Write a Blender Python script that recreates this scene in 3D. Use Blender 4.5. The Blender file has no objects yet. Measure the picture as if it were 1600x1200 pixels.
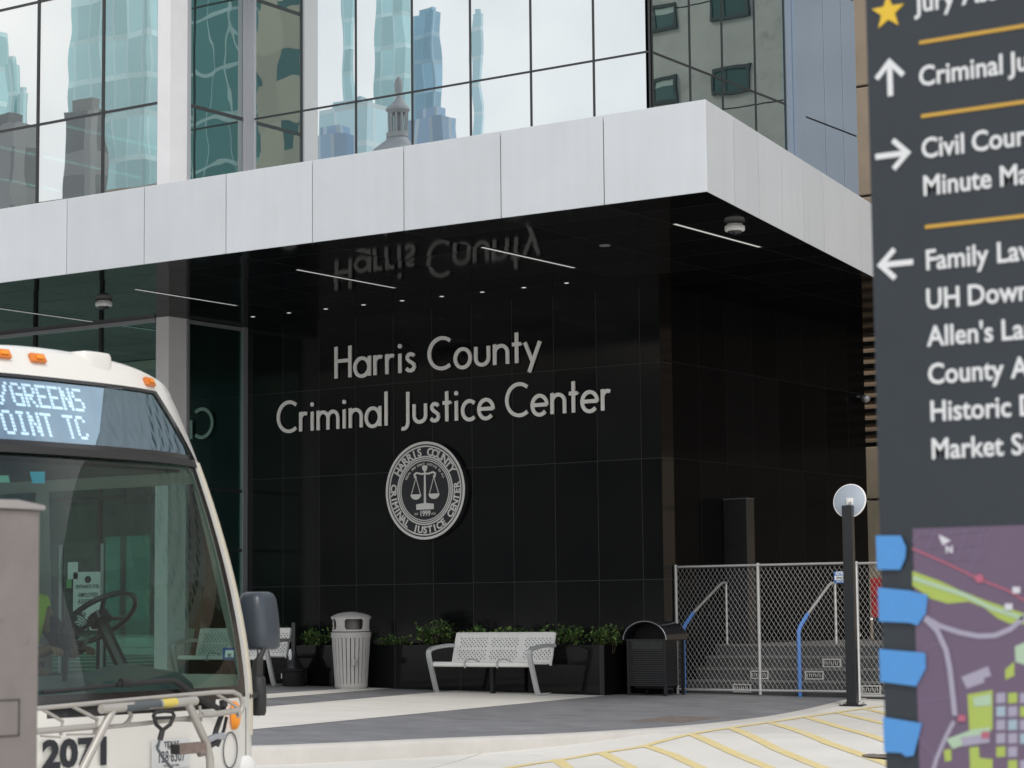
import bpy, bmesh, math, random
from mathutils import Vector, Matrix
random.seed(7)
scene = bpy.context.scene
COL = scene.collection
R = math.radians

# ------------------------------------------------------------------ camera, sky, sun, exposure
F_PX, PITCH, ROLL, HEAD = 3513.0, R(5.81), R(.58), R(34.2)
CAM = Vector((16.839, -28.697, 1.2))
_fw = Vector((-math.sin(HEAD)*math.cos(PITCH), math.cos(HEAD)*math.cos(PITCH), math.sin(PITCH)))
_r0 = Vector((math.cos(HEAD), math.sin(HEAD), 0)); _u0 = _r0.cross(_fw)
_rt = _r0*math.cos(ROLL) - _u0*math.sin(ROLL); _up = _u0*math.cos(ROLL) + _r0*math.sin(ROLL)
cd = bpy.data.cameras.new("camera"); cam = bpy.data.objects.new("camera", cd); COL.objects.link(cam)
cam.matrix_world = Matrix(((_rt.x, _up.x, -_fw.x, CAM.x), (_rt.y, _up.y, -_fw.y, CAM.y), (_rt.z, _up.z, -_fw.z, CAM.z), (0, 0, 0, 1)))
cd.sensor_width = 36; cd.lens = 36*F_PX/1600; cd.clip_end = 3000; cd.clip_start = .1
cd.dof.use_dof = True; cd.dof.focus_distance = 31.5; cd.dof.aperture_fstop = cd.lens/1000/.0125
scene.camera = cam
SUN_EL, SUN_AZ = R(48), math.atan2(-1, .92)          # direction towards the sun in the ground plane
w = bpy.data.worlds.new("World"); scene.world = w; w.use_nodes = True
nt = w.node_tree; nt.nodes.clear()
def N(nt, t, **k):
    n = nt.nodes.new(t)
    for a, b in k.items():
        if a.startswith('i_'): n.inputs[a[2:].replace('_', ' ')].default_value = b
        else: setattr(n, a, b)
    return n
sky = N(nt, 'ShaderNodeTexSky', sky_type='NISHITA', sun_disc=False, sun_elevation=SUN_EL, sun_rotation=math.pi/2-SUN_AZ, air_density=1.2, dust_density=2.0)
tc = N(nt, 'ShaderNodeTexCoord'); nz = N(nt, 'ShaderNodeTexNoise', i_Scale=1.7, i_Detail=5.0, i_Roughness=.55)
sx = N(nt, 'ShaderNodeSeparateXYZ'); nt.links.new(tc.outputs['Generated'], sx.inputs[0])
nt.links.new(tc.outputs['Generated'], nz.inputs['Vector'])
m1 = N(nt, 'ShaderNodeMath', operation='MULTIPLY_ADD'); m1.inputs[1].default_value = -.85; m1.inputs[2].default_value = 1.02
nt.links.new(sx.outputs['Z'], m1.inputs[0])
m2 = N(nt, 'ShaderNodeMath', operation='ADD', use_clamp=True); m3 = N(nt, 'ShaderNodeMath', operation='MULTIPLY_ADD')
m3.inputs[1].default_value = 1.6; m3.inputs[2].default_value = -.70
nt.links.new(nz.outputs['Fac'], m3.inputs[0]); nt.links.new(m1.outputs[0], m2.inputs[0]); nt.links.new(m3.outputs[0], m2.inputs[1])
mx = N(nt, 'ShaderNodeMix', data_type='RGBA'); mx.inputs['B'].default_value = (11.4, 11.3, 11.2, 1)
nz2 = N(nt, 'ShaderNodeTexNoise', i_Scale=3.4, i_Detail=6.0, i_Roughness=.6); nt.links.new(tc.outputs['Generated'], nz2.inputs['Vector'])
cr = N(nt, 'ShaderNodeMix', data_type='RGBA'); cr.inputs['A'].default_value = (11.2, 11.35, 11.5, 1); cr.inputs['B'].default_value = (13.4, 13.2, 12.9, 1)
c3 = N(nt, 'ShaderNodeMapRange', clamp=True); c3.inputs['From Min'].default_value = .38; c3.inputs['From Max'].default_value = .62
nt.links.new(nz2.outputs['Fac'], c3.inputs['Value']); nt.links.new(c3.outputs[0], cr.inputs['Factor']); nt.links.new(cr.outputs['Result'], mx.inputs['B'])
nt.links.new(m2.outputs[0], mx.inputs['Factor']); nt.links.new(sky.outputs[0], mx.inputs['A'])
bg = N(nt, 'ShaderNodeBackground', i_Strength=.10); ow = N(nt, 'ShaderNodeOutputWorld')
nt.links.new(mx.outputs['Result'], bg.inputs['Color']); nt.links.new(bg.outputs[0], ow.inputs[0])
sd = bpy.data.lights.new("sun", 'SUN'); sd.energy = 1.5; sd.angle = R(14); sd.color = (1, .965, .92)
sun = bpy.data.objects.new("sun", sd); COL.objects.link(sun)
_sv = Vector((math.cos(SUN_AZ)*math.cos(SUN_EL), math.sin(SUN_AZ)*math.cos(SUN_EL), math.sin(SUN_EL)))
sun.rotation_euler = _sv.to_track_quat('Z', 'Y').to_euler(); sun.location = (20, -40, 40)
scene.view_settings.view_transform = 'Standard'; scene.view_settings.look = 'None'
scene.view_settings.exposure = .12; scene.view_settings.gamma = 1

# ------------------------------------------------------------------ helpers
def ray(x, y): return _fw + _rt*((x-800)/F_PX) - _up*((y-600)/F_PX)
def onx(x, y, X): d = ray(x, y); return CAM + d*((X-CAM.x)/d.x)
def ony(x, y, Y): d = ray(x, y); return CAM + d*((Y-CAM.y)/d.y)
def onz(x, y, Z): d = ray(x, y); return CAM + d*((Z-CAM.z)/d.z)
def G(x): return -.0166*(max(-30, min(16, x))+.5)
def smooth(a, b, t): t = max(0, min(1, (t-a)/(b-a))); return t*t*(3-2*t)
def STR(x, y): return G(x) - .165 + .158*smooth(-10.6, -6.3, y)*smooth(30, 12, x)
def onsurf(x, y, f):
    d = ray(x, y); z = 0
    for _ in range(30):
        p = onz(x, y, z); z = f(p.x, p.y)
    return onz(x, y, z)

class MB:
    def __init__(s): s.v = []; s.f = []
    def face(s, pts): n = len(s.v); s.v += [tuple(p) for p in pts]; s.f.append(tuple(range(n, n+len(pts)))); return s
    def grid(s, rows, closed=False):
        n = len(s.v); m = len(rows[0])
        for r in rows: s.v += [tuple(p) for p in r]
        for i in range(len(rows)-1):
            for j in range(m if closed else m-1):
                k = (j+1) % m
                s.f.append((n+i*m+j, n+i*m+k, n+(i+1)*m+k, n+(i+1)*m+j))
        return s
    def box(s, x0, x1, y0, y1, z0, z1):
        n = len(s.v)
        s.v += [(x, y, z) for z in (z0, z1) for x, y in ((x0, y0), (x1, y0), (x1, y1), (x0, y1))]
        for q in ((3, 2, 1, 0), (4, 5, 6, 7), (0, 1, 5, 4), (1, 2, 6, 5), (2, 3, 7, 6), (3, 0, 4, 7)): s.f.append(tuple(n+i for i in q))
        return s
    def tube(s, pts, r, n=8, caps=True):
        pts = [Vector(p) for p in pts]; rs = r if isinstance(r, (list, tuple)) else [r]*len(pts)
        rows = []; a = None
        for i, p in enumerate(pts):
            t = (pts[min(i+1, len(pts)-1)]-pts[max(i-1, 0)]).normalized()
            if a is None: a = t.orthogonal().normalized()
            else: a = (a - t*a.dot(t)).normalized()
            b = t.cross(a)
            rows.append([p+(a*math.cos(q)+b*math.sin(q))*rs[i] for q in (2*math.pi*(k+.5)/n for k in range(n))])
        s.grid(rows, True)
        if caps: s.face(rows[0][::-1]); s.face(rows[-1])
        return s
    def lathe(s, prof, n=32, c=(0, 0, 0)):
        rows = [[(c[0]+r*math.cos(2*math.pi*k/n), c[1]+r*math.sin(2*math.pi*k/n), c[2]+z) for k in range(n)] for r, z in prof]
        s.grid(rows, True); s.face(rows[0][::-1]); s.face(rows[-1]); return s
    def prism(s, poly, d, ):
        """poly: 3D points; d: extrusion vector"""
        d = Vector(d); a = [Vector(p) for p in poly]; b = [p+d for p in a]
        s.face(a[::-1]); s.face(b)
        for i in range(len(a)): j = (i+1) % len(a); s.face([a[i], a[j], b[j], b[i]])
        return s
    def sweep(s, path, prof, frame):
        """path of points, prof list of 2-D offsets, frame(i)->(u,v) vectors"""
        rows = []
        for i, p in enumerate(path):
            u, v = frame(i); rows.append([Vector(p)+u*a+v*b for a, b in prof])
        s.grid(rows, True); s.face(rows[0][::-1]); s.face(rows[-1]); return s
    def mesh(s, name):
        me = bpy.data.meshes.new(name); me.from_pydata(s.v, [], s.f)
        bm = bmesh.new(); bm.from_mesh(me); bmesh.ops.remove_doubles(bm, verts=bm.verts, dist=1e-5)
        bmesh.ops.recalc_face_normals(bm, faces=bm.faces); bm.to_mesh(me); bm.free(); return me
    def build(s, name, m, parent=None, smooth=None, bevel=0):
        return put(name, s.mesh(name), m, parent, smooth, bevel)

def put(name, me, m, parent=None, smooth=None, bevel=0):
    o = bpy.data.objects.new(name, me); COL.objects.link(o)
    me.materials.clear(); me.materials.append(m)
    if parent: o.parent = parent
    if smooth is not None:
        for p in me.polygons: p.use_smooth = True
        me.set_sharp_from_angle(angle=R(smooth))
    if bevel:
        b = o.modifiers.new('bevel', 'BEVEL'); b.width = bevel; b.segments = 2; b.limit_method = 'ANGLE'; b.angle_limit = R(40)
    return o
def tag(o, label, cat, group=None):
    o['label'] = label; o['category'] = cat
    if group: o['group'] = group
    return o
def thing(name, label, cat, loc=(0, 0, 0), rz=0, group=None):
    o = bpy.data.objects.new(name, None); COL.objects.link(o); o.location = loc; o.rotation_euler = (0, 0, rz); o.empty_display_size = .2
    return tag(o, label, cat, group)
def struct(o): o['kind'] = 'structure'; return o
def recentre(o, base=None):
    """move a mesh object's origin to the base of its geometry"""
    me = o.data; xs = [v.co for v in me.vertices]
    c = Vector(base) if base else Vector((sum(p.x for p in xs)/len(xs), sum(p.y for p in xs)/len(xs), min(p.z for p in xs)))
    me.transform(Matrix.Translation(-c)); o.location = c; return o
def dup(root, loc, rz, label, group=None):
    r = root.copy(); COL.objects.link(r); r.location = loc; r.rotation_euler = (0, 0, rz); r['label'] = label
    if group: r['group'] = group
    for ch in list(root.children):
        c = ch.copy(); COL.objects.link(c); c.parent = r
        for g in list(ch.children): d = g.copy(); COL.objects.link(d); d.parent = c
    return r

# ------------------------------------------------------------------ materials
def mat(name, col, rough=.5, metal=0, spec=.5, var=0, vscale=3, bump=0, bscale=40, emit=None, estr=0, rvar=0, dirt=None):
    m = bpy.data.materials.new(name); m.use_nodes = True; t = m.node_tree; b = t.nodes['Principled BSDF']
    b.inputs['Base Color'].default_value = (*col, 1); b.inputs['Roughness'].default_value = rough
    b.inputs['Metallic'].default_value = metal; b.inputs['Specular IOR Level'].default_value = spec
    if emit: b.inputs['Emission Color'].default_value = (*emit, 1); b.inputs['Emission Strength'].default_value = estr
    if var or bump or rvar or dirt:
        c = N(t, 'ShaderNodeTexCoord')
    if var:
        n = N(t, 'ShaderNodeTexNoise', i_Scale=vscale, i_Detail=6.0, i_Roughness=.65); t.links.new(c.outputs['Object'], n.inputs['Vector'])
        rp = N(t, 'ShaderNodeMapRange'); rp.inputs['From Min'].default_value = .3; rp.inputs['From Max'].default_value = .7
        rp.inputs['To Min'].default_value = 1-var; rp.inputs['To Max'].default_value = 1+var; t.links.new(n.outputs['Fac'], rp.inputs['Value'])
        vm = N(t, 'ShaderNodeVectorMath', operation='SCALE'); vm.inputs[0].default_value = col; t.links.new(rp.outputs[0], vm.inputs['Scale'])
        out = vm.outputs[0]
        if dirt:
            dc, dscale, dth = dirt
            n2 = N(t, 'ShaderNodeTexNoise', i_Scale=dscale, i_Detail=8.0, i_Roughness=.7); t.links.new(c.outputs['Object'], n2.inputs['Vector'])
            r2 = N(t, 'ShaderNodeMapRange', clamp=True); r2.inputs['From Min'].default_value = dth; r2.inputs['From Max'].default_value = dth+.16
            t.links.new(n2.outputs['Fac'], r2.inputs['Value'])
            mm = N(t, 'ShaderNodeMix', data_type='RGBA'); mm.inputs['B'].default_value = (*dc, 1)
            t.links.new(r2.outputs[0], mm.inputs['Factor']); t.links.new(out, mm.inputs['A']); out = mm.outputs['Result']
        t.links.new(out, b.inputs['Base Color'])
        if rvar:
            r3 = N(t, 'ShaderNodeMapRange'); r3.inputs['To Min'].default_value = max(0, rough-rvar); r3.inputs['To Max'].default_value = rough+rvar
            t.links.new(n.outputs['Fac'], r3.inputs['Value']); t.links.new(r3.outputs[0], b.inputs['Roughness'])
    if bump:
        n = N(t, 'ShaderNodeTexNoise', i_Scale=bscale, i_Detail=4.0); t.links.new(c.outputs['Object'], n.inputs['Vector'])
        bp = N(t, 'ShaderNodeBump', i_Strength=bump, i_Distance=.01); t.links.new(n.outputs['Fac'], bp.inputs['Height']); t.links.new(bp.outputs[0], b.inputs['Normal'])
    return m

def math_n(t, op, a, b=None, c=None):
    n = N(t, 'ShaderNodeMath', operation=op)
    for i, x in enumerate((a, b, c)):
        if x is None: continue
        if isinstance(x, (int, float)): n.inputs[i].default_value = x
        else: t.links.new(x, n.inputs[i])
    return n.outputs[0]
def tile_mat(name, base, seam, rough, ux, uoff, zs, axis, spec=.5, tilt=.004, seamw=.006, var=.35, dull=0):
    """polished tiles: vertical seams every ux along axis, horizontal seams at heights zs (or (step, offset))"""
    m = bpy.data.materials.new(name); m.use_nodes = True; t = m.node_tree; b = t.nodes['Principled BSDF']
    b.inputs['Roughness'].default_value = rough; b.inputs['Specular IOR Level'].default_value = spec
    g = N(t, 'ShaderNodeNewGeometry'); s = N(t, 'ShaderNodeSeparateXYZ'); t.links.new(g.outputs['Position'], s.inputs[0])
    au, av = axis
    u = math_n(t, 'MULTIPLY', math_n(t, 'SUBTRACT', s.outputs[au], uoff), 1/ux)
    fu = math_n(t, 'FRACT', u); iu = math_n(t, 'FLOOR', u)
    du = math_n(t, 'MULTIPLY', math_n(t, 'MINIMUM', fu, math_n(t, 'SUBTRACT', 1.0, fu)), ux)
    iv = None; d = du
    for z in zs:
        dz = math_n(t, 'ABSOLUTE', math_n(t, 'SUBTRACT', s.outputs[av], z)); d = math_n(t, 'MINIMUM', d, dz)
        st = math_n(t, 'GREATER_THAN', s.outputs[av], z); iv = st if iv is None else math_n(t, 'ADD', iv, st)
    k = math_n(t, 'LESS_THAN', d, seamw)
    cb = N(t, 'ShaderNodeCombineXYZ'); t.links.new(iu, cb.inputs[0]); t.links.new(iv, cb.inputs[1])
    wn = N(t, 'ShaderNodeTexWhiteNoise', noise_dimensions='2D'); t.links.new(cb.outputs[0], wn.inputs['Vector'])
    ns = N(t, 'ShaderNodeTexNoise', i_Scale=220.0, i_Detail=2.0); t.links.new(g.outputs['Position'], ns.inputs['Vector'])
    f = math_n(t, 'MULTIPLY', math_n(t, 'MULTIPLY_ADD', wn.outputs['Value'], 2*var, 1-var), math_n(t, 'MULTIPLY_ADD', ns.outputs['Fac'], 1.6, .2))
    vm = N(t, 'ShaderNodeVectorMath', operation='SCALE'); vm.inputs[0].default_value = base; t.links.new(f, vm.inputs['Scale'])
    mm = N(t, 'ShaderNodeMix', data_type='RGBA'); mm.inputs['B'].default_value = (*seam, 1)
    t.links.new(k, mm.inputs['Factor']); t.links.new(vm.outputs[0], mm.inputs['A']); t.links.new(mm.outputs['Result'], b.inputs['Base Color'])
    sm_ = N(t, 'ShaderNodeTexNoise', i_Scale=.8, i_Detail=5.0, i_Roughness=.7); t.links.new(g.outputs['Position'], sm_.inputs['Vector'])
    t.links.new(math_n(t, 'ADD', math_n(t, 'MULTIPLY_ADD', k, .5, rough*.3), math_n(t, 'MULTIPLY', math_n(t, 'MULTIPLY', sm_.outputs['Fac'], math_n(t, 'MULTIPLY_ADD', wn.outputs['Value'], .8, .6)), rough*1.5)), b.inputs['Roughness'])
    v1 = N(t, 'ShaderNodeVectorMath', operation='SUBTRACT'); v1.inputs[1].default_value = (.5, .5, .5); t.links.new(wn.outputs['Color'], v1.inputs[0])
    v2 = N(t, 'ShaderNodeVectorMath', operation='SCALE'); v2.inputs['Scale'].default_value = tilt; t.links.new(v1.outputs[0], v2.inputs[0])
    v3 = N(t, 'ShaderNodeVectorMath', operation='ADD'); t.links.new(v2.outputs[0], v3.inputs[0]); t.links.new(g.outputs['Normal'], v3.inputs[1])
    v4 = N(t, 'ShaderNodeVectorMath', operation='NORMALIZE'); t.links.new(v3.outputs[0], v4.inputs[0]); t.links.new(v4.outputs[0], b.inputs['Normal'])
    if dull:
        df = N(t, 'ShaderNodeBsdfDiffuse'); t.links.new(mm.outputs['Result'], df.inputs['Color']); ms = N(t, 'ShaderNodeMixShader'); ms.inputs[0].default_value = dull
        t.links.new(b.outputs[0], ms.inputs[1]); t.links.new(df.outputs[0], ms.inputs[2]); t.links.new(ms.outputs[0], t.nodes['Material Output'].inputs['Surface'])
    return m
def glass_mat(name, refl, tint, trans, wob=.0035, wscale=.8, rcol=(1, 1, 1), fres=.5):
    """coated glazing: mirror share + tinted see-through; wob is a slight roll-wave in the pane"""
    m = bpy.data.materials.new(name); m.use_nodes = True; t = m.node_tree; t.nodes.clear()
    o = N(t, 'ShaderNodeOutputMaterial'); gl = N(t, 'ShaderNodeBsdfGlossy', i_Roughness=.0); gl.inputs['Color'].default_value = (*rcol, 1)
    tr = N(t, 'ShaderNodeBsdfTransparent'); tr.inputs['Color'].default_value = (*tint, 1)
    df = N(t, 'ShaderNodeBsdfDiffuse'); df.inputs['Color'].default_value = (*[c*.12 for c in tint], 1)
    mx0 = N(t, 'ShaderNodeMixShader'); mx0.inputs[0].default_value = trans; t.links.new(df.outputs[0], mx0.inputs[1]); t.links.new(tr.outputs[0], mx0.inputs[2])
    mx1 = N(t, 'ShaderNodeMixShader'); t.links.new(mx0.outputs[0], mx1.inputs[1]); t.links.new(gl.outputs[0], mx1.inputs[2])
    lw = N(t, 'ShaderNodeLayerWeight', i_Blend=.35)
    t.links.new(math_n(t, 'MULTIPLY_ADD', lw.outputs['Facing'], fres*(1-refl), refl), mx1.inputs[0])
    c = N(t, 'ShaderNodeTexCoord'); oi = N(t, 'ShaderNodeObjectInfo')
    va = N(t, 'ShaderNodeVectorMath', operation='SCALE'); va.inputs[0].default_value = (37, 61, 91); t.links.new(oi.outputs['Random'], va.inputs['Scale'])
    vb = N(t, 'ShaderNodeVectorMath', operation='ADD'); t.links.new(c.outputs['Object'], vb.inputs[0]); t.links.new(va.outputs[0], vb.inputs[1])
    n = N(t, 'ShaderNodeTexNoise', i_Scale=wscale, i_Detail=1.0); t.links.new(vb.outputs[0], n.inputs['Vector'])
    bp = N(t, 'ShaderNodeBump', i_Strength=1.0, i_Distance=wob); t.links.new(n.outputs['Fac'], bp.inputs['Height'])
    t.links.new(bp.outputs[0], gl.inputs['Normal']); t.links.new(mx1.outputs[0], o.inputs[0])
    return m
def facade_mat(name, wall, win, bw, bh, gap=.15, offset=0, rough=.5, wrough=.15, spec=.5):
    m = bpy.data.materials.new(name); m.use_nodes = True; t = m.node_tree; b = t.nodes['Principled BSDF']
    g = N(t, 'ShaderNodeNewGeometry'); s = N(t, 'ShaderNodeSeparateXYZ'); t.links.new(g.outputs['Position'], s.inputs[0])
    u = math_n(t, 'FRACT', math_n(t, 'MULTIPLY', math_n(t, 'ADD', s.outputs[0], s.outputs[1]), 1/bw)); v = math_n(t, 'FRACT', math_n(t, 'MULTIPLY', s.outputs[2], 1/bh))
    k = math_n(t, 'MULTIPLY', math_n(t, 'GREATER_THAN', u, gap), math_n(t, 'GREATER_THAN', v, gap*1.2))
    mm = N(t, 'ShaderNodeMix', data_type='RGBA'); mm.inputs['A'].default_value = (*wall, 1); mm.inputs['B'].default_value = (*win, 1)
    t.links.new(k, mm.inputs['Factor'])
    cb = N(t, 'ShaderNodeCombineXYZ'); t.links.new(math_n(t, 'FLOOR', math_n(t, 'MULTIPLY', math_n(t, 'ADD', s.outputs[0], s.outputs[1]), 1/bw)), cb.inputs[0]); t.links.new(math_n(t, 'FLOOR', math_n(t, 'MULTIPLY', s.outputs[2], 1/bh)), cb.inputs[1])
    wn = N(t, 'ShaderNodeTexWhiteNoise', noise_dimensions='2D'); t.links.new(cb.outputs[0], wn.inputs['Vector']); nz_ = N(t, 'ShaderNodeTexNoise', i_Scale=.06, i_Detail=3.0); t.links.new(g.outputs['Position'], nz_.inputs['Vector'])
    vm = N(t, 'ShaderNodeVectorMath', operation='SCALE'); t.links.new(mm.outputs['Result'], vm.inputs[0])
    t.links.new(math_n(t, 'ADD', math_n(t, 'MULTIPLY_ADD', wn.outputs['Value'], .34, .50), math_n(t, 'MULTIPLY', nz_.outputs['Fac'], .66)), vm.inputs['Scale']); t.links.new(vm.outputs[0], b.inputs['Base Color'])
    t.links.new(math_n(t, 'MULTIPLY_ADD', k, wrough-rough, rough), b.inputs['Roughness']); b.inputs['Specular IOR Level'].default_value = spec
    return m

M = {}
M['granite'] = tile_mat('black_granite_front', (.0062, .0068, .0074), (.034, .036, .039), .09, .7705, -.3478, (1.669, 3.46, 4.887), (0, 2), spec=.33, seamw=.0045)
M['granite_side'] = tile_mat('black_granite_side', (.0062, .0062, .0066), (.019, .019, .020), 0.14, .86, .30, (1.66, 3.47, 4.92), (1, 2), spec=.05, seamw=.0055, dull=.5)
M['granite_low'] = tile_mat('black_granite_planter', (.0065, .007, .0078), (.05, .05, .054), .08, 1.235, -.5, (-9,), (0, 2), spec=.26, seamw=.005)
M['granite_shaded_end'] = mat('black_granite_shaded_end', (.005, .005, .0055), .35, 0, .08)  # darker, duller copy of the planter granite; the end's shade is in the material
M['soffit'] = tile_mat('black_soffit', (.006, .0065, .0075), (.022, .023, .025), .05, 1.49, -.146, tuple(-5.4+1.1*i for i in range(8)), (0, 1), spec=.20, tilt=.014, seamw=.006, dull=.58)
def fascia_mat():
    m = mat('silver_panel', (.575, .605, .64), .42, .10, .35, var=.035, vscale=.9, bump=.0); t = m.node_tree; b = t.nodes['Principled BSDF']
    src = b.inputs['Base Color'].links[0].from_socket; oi = N(t, 'ShaderNodeObjectInfo'); vm = N(t, 'ShaderNodeVectorMath', operation='SCALE')
    t.links.new(src, vm.inputs[0]); t.links.new(math_n(t, 'MULTIPLY_ADD', oi.outputs['Random'], .07, .965), vm.inputs['Scale']); t.links.new(vm.outputs[0], b.inputs['Base Color'])
    g = N(t, 'ShaderNodeNewGeometry'); n = N(t, 'ShaderNodeTexNoise', i_Scale=.9, i_Detail=1.0); t.links.new(g.outputs['Position'], n.inputs['Vector'])
    mp_ = N(t, 'ShaderNodeMapping'); mp_.inputs['Scale'].default_value = (7, 7, .5); t.links.new(g.outputs['Position'], mp_.inputs[0]); n2 = N(t, 'ShaderNodeTexNoise', i_Scale=1.0, i_Detail=4.0); t.links.new(mp_.outputs[0], n2.inputs['Vector'])
    v2 = N(t, 'ShaderNodeVectorMath', operation='SCALE'); t.links.new(vm.outputs[0], v2.inputs[0]); t.links.new(math_n(t, 'MULTIPLY_ADD', n2.outputs['Fac'], .09, .955), v2.inputs['Scale']); t.links.new(v2.outputs[0], b.inputs['Base Color'])
    bp = N(t, 'ShaderNodeBump', i_Strength=1.0, i_Distance=.012); t.links.new(n.outputs['Fac'], bp.inputs['Height']); t.links.new(bp.outputs[0], b.inputs['Normal'])
    return m
M['fascia'] = fascia_mat()
M['white_metal'] = mat('white_metal', (.78, .78, .77), .35, 0, .5, var=.03)
M['column'] = mat('pale_column', (.70, .70, .71), .4, 0, .5, var=.03)
M['alu'] = mat('grey_aluminium', (.42, .43, .46), .35, .6, .5)
M['dark_frame'] = mat('dark_frame', (.03, .033, .036), .35, .2, .5)
M['bluepanel'] = mat('blue_grey_panel', (.30, .37, .46), .3, .35, .5, var=.04, vscale=.6)
M['glass_hi'] = glass_mat('mirror_glazing', .68, (.16, .38, .40), .35, wob=.0014, rcol=(.95, .99, 1))
M['glass_left'] = glass_mat('teal_glazing', .66, (.30, .60, .58), .75, wob=.0016, rcol=(1, 1, .99))
M['glass_low'] = glass_mat('dark_teal_glazing', .24, (.15, .46, .40), .8, wob=.0015, rcol=(.62, .95, .86), fres=.35)
M['glass_side'] = glass_mat('teal_side_glazing', .42, (.10, .30, .30), .3, wob=.0030, wscale=1.1, rcol=(.86, .97, .95))
M['bus_glass'] = glass_mat('bus_glazing', .025, (.50, .65, .60), .99, wob=.002, fres=.14)
M['bus_sign_glass'] = glass_mat('bus_sign_glazing', .42, (.55, .65, .72), .9, wob=.001, rcol=(.62, .83, 1), fres=.4)
M['paver'] = mat('grey_paver', (.205, .208, .218), .75, 0, .35, var=.16, vscale=2.2, bump=.25, bscale=60, dirt=((.24, .235, .225), 5.0, .62))
M['conc'] = mat('pale_concrete', (.68, .66, .62), .8, 0, .3, var=.06, vscale=1.2, bump=.15, bscale=80, dirt=((.42, .40, .37), 3.0, .66))
M['drive'] = mat('driveway_concrete', (.67, .655, .61), .8, 0, .3, var=.07, vscale=.9, bump=.15, bscale=70, dirt=((.43, .41, .38), 2.2, .64))
def joints(m, ux, uy, wd, k, rot=0, brick=False):
    t = m.node_tree; b = t.nodes['Principled BSDF']; src = b.inputs['Base Color'].links[0].from_socket
    g = N(t, 'ShaderNodeNewGeometry'); mp_ = N(t, 'ShaderNodeMapping'); mp_.inputs['Rotation'].default_value = (0, 0, rot); t.links.new(g.outputs['Position'], mp_.inputs[0])
    s = N(t, 'ShaderNodeSeparateXYZ'); t.links.new(mp_.outputs[0], s.inputs[0])
    v = math_n(t, 'MULTIPLY', s.outputs[1], 1/uy); u = math_n(t, 'MULTIPLY', s.outputs[0], 1/ux)
    if brick: u = math_n(t, 'ADD', u, math_n(t, 'MULTIPLY', math_n(t, 'FLOOR', v), .5))
    ds = []
    for q, st_ in ((u, ux), (v, uy)):
        f = math_n(t, 'FRACT', q); ds.append(math_n(t, 'MULTIPLY', math_n(t, 'MINIMUM', f, math_n(t, 'SUBTRACT', 1.0, f)), st_))
    ln = math_n(t, 'LESS_THAN', math_n(t, 'MINIMUM', *ds), wd)
    cb = N(t, 'ShaderNodeCombineXYZ'); t.links.new(math_n(t, 'FLOOR', u), cb.inputs[0]); t.links.new(math_n(t, 'FLOOR', v), cb.inputs[1])
    wn = N(t, 'ShaderNodeTexWhiteNoise', noise_dimensions='2D'); t.links.new(cb.outputs[0], wn.inputs['Vector'])
    f = math_n(t, 'MULTIPLY', math_n(t, 'MULTIPLY_ADD', wn.outputs['Value'], .16, .92), math_n(t, 'MULTIPLY_ADD', ln, -k, 1.0))
    vm = N(t, 'ShaderNodeVectorMath', operation='SCALE'); t.links.new(src, vm.inputs[0]); t.links.new(f, vm.inputs['Scale']); t.links.new(vm.outputs[0], b.inputs['Base Color'])
joints(M['paver'], .60, .30, .006, .30, R(8), True); joints(M['conc'], 1.5, 1.5, .007, .28, R(8)); joints(M['drive'], 4.2, 4.2, .010, .35, R(-20))
M['kerb'] = mat('kerb_concrete', (.54, .52, .49), .8, 0, .3, var=.08, vscale=2.0, bump=.12, bscale=50, dirt=((.30, .275, .24), 1.3, .60))
M['yellow'] = mat('yellow_paint', (.74, .62, .31), .7, 0, .3, var=.10, vscale=6, dirt=((.64, .59, .46), 6.0, .53))
M['steel_letter'] = mat('brushed_steel', (.90, .89, .86), .36, .0, .5)
M['bench_white'] = mat('bench_white', (.80, .80, .78), .38, 0, .5, var=.03, vscale=8)
M['bench_grey'] = mat('bench_cast_grey', (.50, .51, .52), .4, .3, .5)
M['bin_grey'] = mat('bin_grey', (.47, .46, .45), .5, 0, .4, var=.06, vscale=6)
M['black'] = mat('black_paint', (.012, .013, .016), .3, 0, .5)
M['black_matt'] = mat('black_matt', (.012, .012, .013), .7, 0, .3)
M['black_gloss'] = mat('black_gloss', (.012, .014, .02), .12, 0, .8)
M['galv'] = mat('galvanised', (.50, .50, .50), .45, .5, .5, var=.08, vscale=12)
M['wire'] = mat('fence_wire', (.36, .36, .36), .5, .3, .5)
M['soil'] = mat('soil', (.03, .022, .016), .9, var=.4, vscale=20)
M['steps'] = mat('dark_step_stone', (.055, .056, .058), .6, 0, .4, var=.15, vscale=8)
M['lamp'] = mat('lamp', (.8, .8, .8), .4, emit=(1, .98, .94), estr=.30)
M['office_lamp'] = mat('office_lamp', (.8, .8, .8), .4, emit=(1, .97, .9), estr=2.2)
M['spot'] = mat('spot', (.8, .8, .8), .3, emit=(1, .97, .92), estr=.55)
M['paper'] = mat('paper', (.80, .84, .86), .6)
M['ink'] = mat('ink', (.02, .022, .03), .6)
M['blue_sleeve'] = mat('blue_foam', (.07, .22, .62), .6)
M['rail'] = mat('steel_rail', (.58, .58, .57), .3, .6)
M['tan'] = mat('tan_stone', (.36, .285, .21), .8, var=.14, vscale=1.2, dirt=((.24, .21, .17), 1.4, .58))
M['red'] = mat('red_paint', (.38, .03, .025), .4)
M['rust'] = mat('rusty_cover', (.185, .155, .14), .8, var=.25, vscale=12)

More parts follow.
